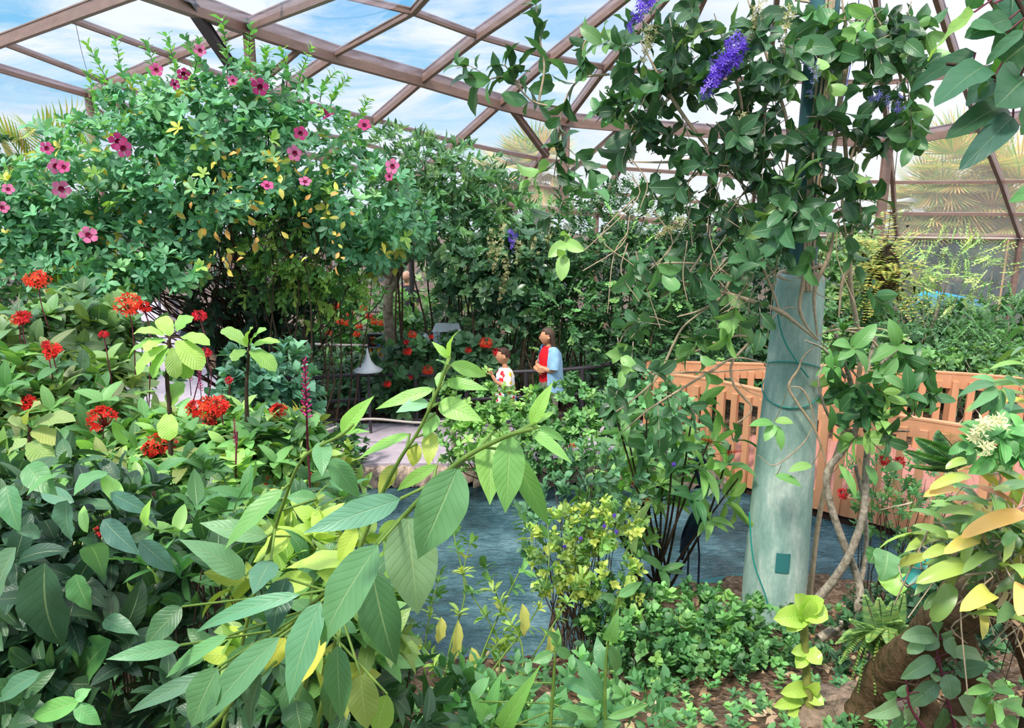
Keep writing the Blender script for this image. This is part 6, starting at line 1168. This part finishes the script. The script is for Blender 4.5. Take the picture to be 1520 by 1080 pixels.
# dark foreground shrubs on the left
def fshrub(label, blobs, sp, dens, seed, base, lst=None, Y=1.8, pal_=FG, mat=LEAFV, name='broad_leaf_shrub'):
    e = shrub(name, label, 'shrub', base, blobs, sp, dens, seed, nst=7, r0=.008, mat=mat, shell=.45, wob=.05, stem=STEMD, outw=.5, rnd=.5)
    if lst: handleaves(e, lst, Y, mat, pal_, seed=seed, nrm=(0,-.75,.6), sag=.08, name='front_leaves')
    return e
BIGL = LFs(mnode=3, k=2, L=.1, ln=.115, wd=.05, beta=65, sag=.1, res=(7,5), shape=(.65,.85), nup=.6, droop=.5, fold=.2)
LL = [((67,835),(95,958),80,0,'33604c'),((24,812),(-4,905),46,-.1,'5f8c74'),((100,742),(108,804),48,0,'4f8478'),((164,731),(230,763),26,0,'4c8480'),((153,771),(207,823),36,0,'46788a' if False else '487a78'),((207,802),(260,849),32,.05,'487c78'),((133,808),(156,862),40,.05,'588c74'),((112,852),(136,906),44,.1,'4f8f5a'),((155,918),(206,942),28,.1,'4a8060'),((60,998),(-4,1042),32,-.1,'4c8468'),((0,935),(52,975),66,.2,'356c38'),((165,950),(107,1026),64,.1,'4c9048'),((60,900),(20,960),50,.2,'2f6040'),((110,745),(60,728),26,.1,'5a907c'),((60,790),(25,790),30,.1,'44785c'),((100,700),(40,735),28,0,'5fa058'),((70,860),(130,930),50,.25,'2c5a44'),((118,1040),(48,1066),32,-.1,'6cb858'),((112,1046),(150,1075),26,-.1,'5cac60'),((112,1038),(135,1022),20,-.1,'68b468'),((10,720),(30,790),40,.1,'4c8c60'),((40,690),(85,735),40,0,'54945c'),((160,700),(110,735),36,.05,'5a9c60'),((180,745),(150,700),26,0,'8ccc58'),((215,780),(225,740),16,0,'98d450'),((130,790),(125,750),16,0,'90cc50')]
fshrub('dark green big-leaved shrub filling the bottom left corner', [(70,880,2.1,120,150,.3),(30,1000,1.9,110,110,.25),(180,960,2.1,110,120,.3),(120,780,2.4,110,60,.25),(60,740,2.4,90,60,.25)], dict(BIGL, palette=pal('28503f','234a3c','356348','30583a','3f7048')), .7, 601, (at(80,900,2.2)[0], 2.2), LL, 1.75)
fshrub('mixed green leafy shrub behind the arching stems', [(260,800,2.6,120,60,.3),(330,880,2.2,100,90,.3),(430,780,2.3,90,60,.25),(230,740,2.9,110,45,.25),(450,900,1.9,90,110,.2),(530,970,1.8,80,100,.2)], dict(BIGL, palette=pal('3a7040','468448','2f5f38','5c9444','74a444')), .7, 602, (at(330,900,2.3)[0], 2.3))
fshrub('yellow-green shrub in the centre behind the large leaves', [(430,850,1.9,60,45,.15),(500,800,2.0,55,45,.15),(460,930,1.8,50,60,.15)], dict(BIGL, palette=pal('a0bc40','b8cc48','7ca43c')), .75, 603, (at(470,900,2.0)[0], 2.0))
fshrub('low dark plants along the bottom edge left of centre', [(300,1050,1.9,150,50,.25),(560,1060,1.9,110,50,.2),(430,1060,1.8,120,50,.2)], dict(BIGL, palette=pal('2a5438','33623f','3c6e44')), .7, 604, (at(400,1060,1.9)[0], 1.9))
RL = [((291,945),(262,980),22,0,'4c8c5c'),((291,943),(305,900),20,0,'80c850'),((289,943),(278,900),16,0,'74bc50'),((293,945),(330,960),24,0,'54906c'),((250,880),(225,905),30,.2,'84bc54'),((262,870),(240,858),26,.2,'74b058'),((270,895),(300,870),26,.2,'7cb858')]
# plant with upright narrow leaves, bottom centre
eq = empty('upright_leaf_plant', np.r_[at(830,1100,2.0)[:2], .95], 'foreground plant with upright pointed leaves at the bottom centre', 'plant')
zq = lambda a, b_: (700+a/2.25, 600+b_/2.25)
QL = [((458,790),(492,678),26),((450,800),(478,895),26),((446,890),(418,775),26),((436,985),(298,920),26),((438,985),(342,842),28),((455,1045),(597,995),18),((105,1085),(232,868),34,-.1,'6cb048'),((205,1085),(250,960),34,0,'58a068'),((300,1010),(420,1050),22),((350,1055),(290,1015),22),((70,1080),(-10,955),30,0,'68b048'),((50,1085),(100,895),26,0,'58a050'),((270,830),(200,860),22),((280,820),(330,840),20),((275,815),(240,750),20),((280,810),(290,745),18),((490,640),(570,592),20),((480,650),(420,640),16),((350,1080),(250,1070),22),((440,1075),(500,1060),20),((0,1075),(-100,1060),26,0,'4c8c44'),((-20,1060),(100,1020),26,0,'4a8a48'),((200,930),(100,930),20),((0,990),(60,910),24,0,'64a860'),((180,1000),(130,900),24,.1,'60a458'),((250,1080),(330,990),24,.1,'58a060'),((400,1080),(390,1000),24,.1,'5ca05c')]
sq1 = spline([at(*zq(450,1120),1.9), at(*zq(445,980),1.9), at(*zq(455,800),1.9), at(*zq(490,640),1.9)], 30); sq2 = spline([at(*zq(260,1120),1.9), at(*zq(275,900),1.9), at(*zq(280,790),1.9)], 20); m = MB(); m.tube(sq1, [.006,.003], 7); m.tube(sq2, [.006,.003], 7); m.build('stem', STEMG, eq)
handleaves(eq, [(zq(*it[0]), zq(*it[1]), it[2]*.85)+tuple(it[3:]) for it in QL], 1.9, LEAFV, pal('5c9c58','68a85c','4f9060'), seed=12, stem_to=np.r_[sq1, sq2], nrm=(0,-.75,.6))
fshrub('leafy filler plants along the bottom edge under the upright leaves', [(760,1075,2.2,150,30,.25),(900,1060,2.4,80,40,.25),(680,1070,2.0,90,30,.2)], dict(SMALL, ln=.07, wd=.03, palette=pal('4f9058','5fa058','437f4c')), 2.0, 605, (at(800,1075,2.3)[0], 2.3), mat=LEAF, name='low_shrub')
# carpet of plants under the shrubs
rg = np.random.default_rng(640); m = MB(); n = 5200; xs = rg.uniform(-11, 11, n); ys = rg.uniform(10.7, 15.3, n); px_ = CX+F*xs/(ys*cp+3.3*spn); PP = np.array([ong(u, v, 0.0)[:2] for u, v in pp]); k_ = (sdist(xs, ys, PP) > .35) & (np.abs(px_-760) < 900); xs, ys = xs[k_], ys[k_]; n = len(xs)
sprigs(m, rg, np.stack([xs, ys, rg.uniform(.05, .5, n)], 1), norm(rg.normal(0,.35,(n,3))+[0,-.2,1]), mnode=2, k=4, L=.15, beta=62, ln=.17, wd=.07, palette=pal('2f6038','3d7244','4f8a4c','28503a')); o = m.build('understorey_plants', LEAF, None); tag(o, 'dense low green undergrowth carpeting the beds behind the railing', 'undergrowth', kind='stuff')
m = MB(); n = 2600; xs = rg.uniform(-7, -1.2, n); ys = rg.uniform(2.6, 8.6, n); k_ = (sdist(xs, ys) > .15) & (sdist(xs, ys, PP) > .1); xs, ys = xs[k_], ys[k_]; n = len(xs)
sprigs(m, rg, np.stack([xs, ys, hgt(xs, ys)+rg.uniform(.05, .4, n)], 1), norm(rg.normal(0,.35,(n,3))+[0,-.2,1]), mnode=2, k=4, L=.12, beta=62, ln=.14, wd=.06, palette=pal('2f6038','3d7244','4f8a4c','28503a')); o = m.build('bed_undergrowth', LEAF, None); tag(o, 'dark low leaves carpeting the soil beneath the red-flowered shrubs', 'undergrowth', kind='stuff')
m = MB(); pt = at(611, 497, 14.0); m.tube([(pt[0], 14.0, 0), at(611, 362, 14.0)], .05, 10); o = m.build('support_post', BRONZED, None, loc=(pt[0], 14.0, 0)); tag(o, 'dark upright post beside the bald man', 'post')
# ground seedlings and litter on the bank
rg = np.random.default_rng(620); m = MB(); n = 900; xs = rg.uniform(-.6, 3.2, n); ys = rg.uniform(3.0, 5.6, n); k_ = sdist(xs, ys) > .1; xs, ys = xs[k_], ys[k_]; n = len(xs)
m.leaves(np.stack([xs, ys, hgt(xs, ys)+.015], 1), norm(rg.normal(0,1,(n,3))*[1,1,.15]), norm(rg.normal(0,.25,(n,3))+[0,0,1]), rg.uniform(.03,.09,n), .03, .1, pick(rg, pal('8a6a4a','a48a68','6a4a34','b8a088','5a3c2c'), n, .2), .3, (.7,.8), (3,3)); o = m.build('leaf_litter', LEAF, None); tag(o, 'dry brown fallen leaves scattered over the soil bank', 'leaf litter', kind='stuff')
m = MB(); n = 500; xs = rg.uniform(-.5, 3.4, n); ys = rg.uniform(3.0, 5.4, n); k_ = sdist(xs, ys) > .1; xs, ys = xs[k_], ys[k_]; n = len(xs); sprigs(m, rg, np.stack([xs, ys, hgt(xs, ys)+.03], 1), norm(rg.normal(0,.25,(n,3))+[0,0,1]), mnode=2, k=4, L=.05, beta=65, ln=.045, wd=.026, palette=pal('4f8f50','5fa055','3f7c48','7ab85e')); o = m.build('ground_seedlings', LEAF, None); tag(o, 'tiny green seedlings sprouting across the soil bank', 'ground cover', kind='stuff')
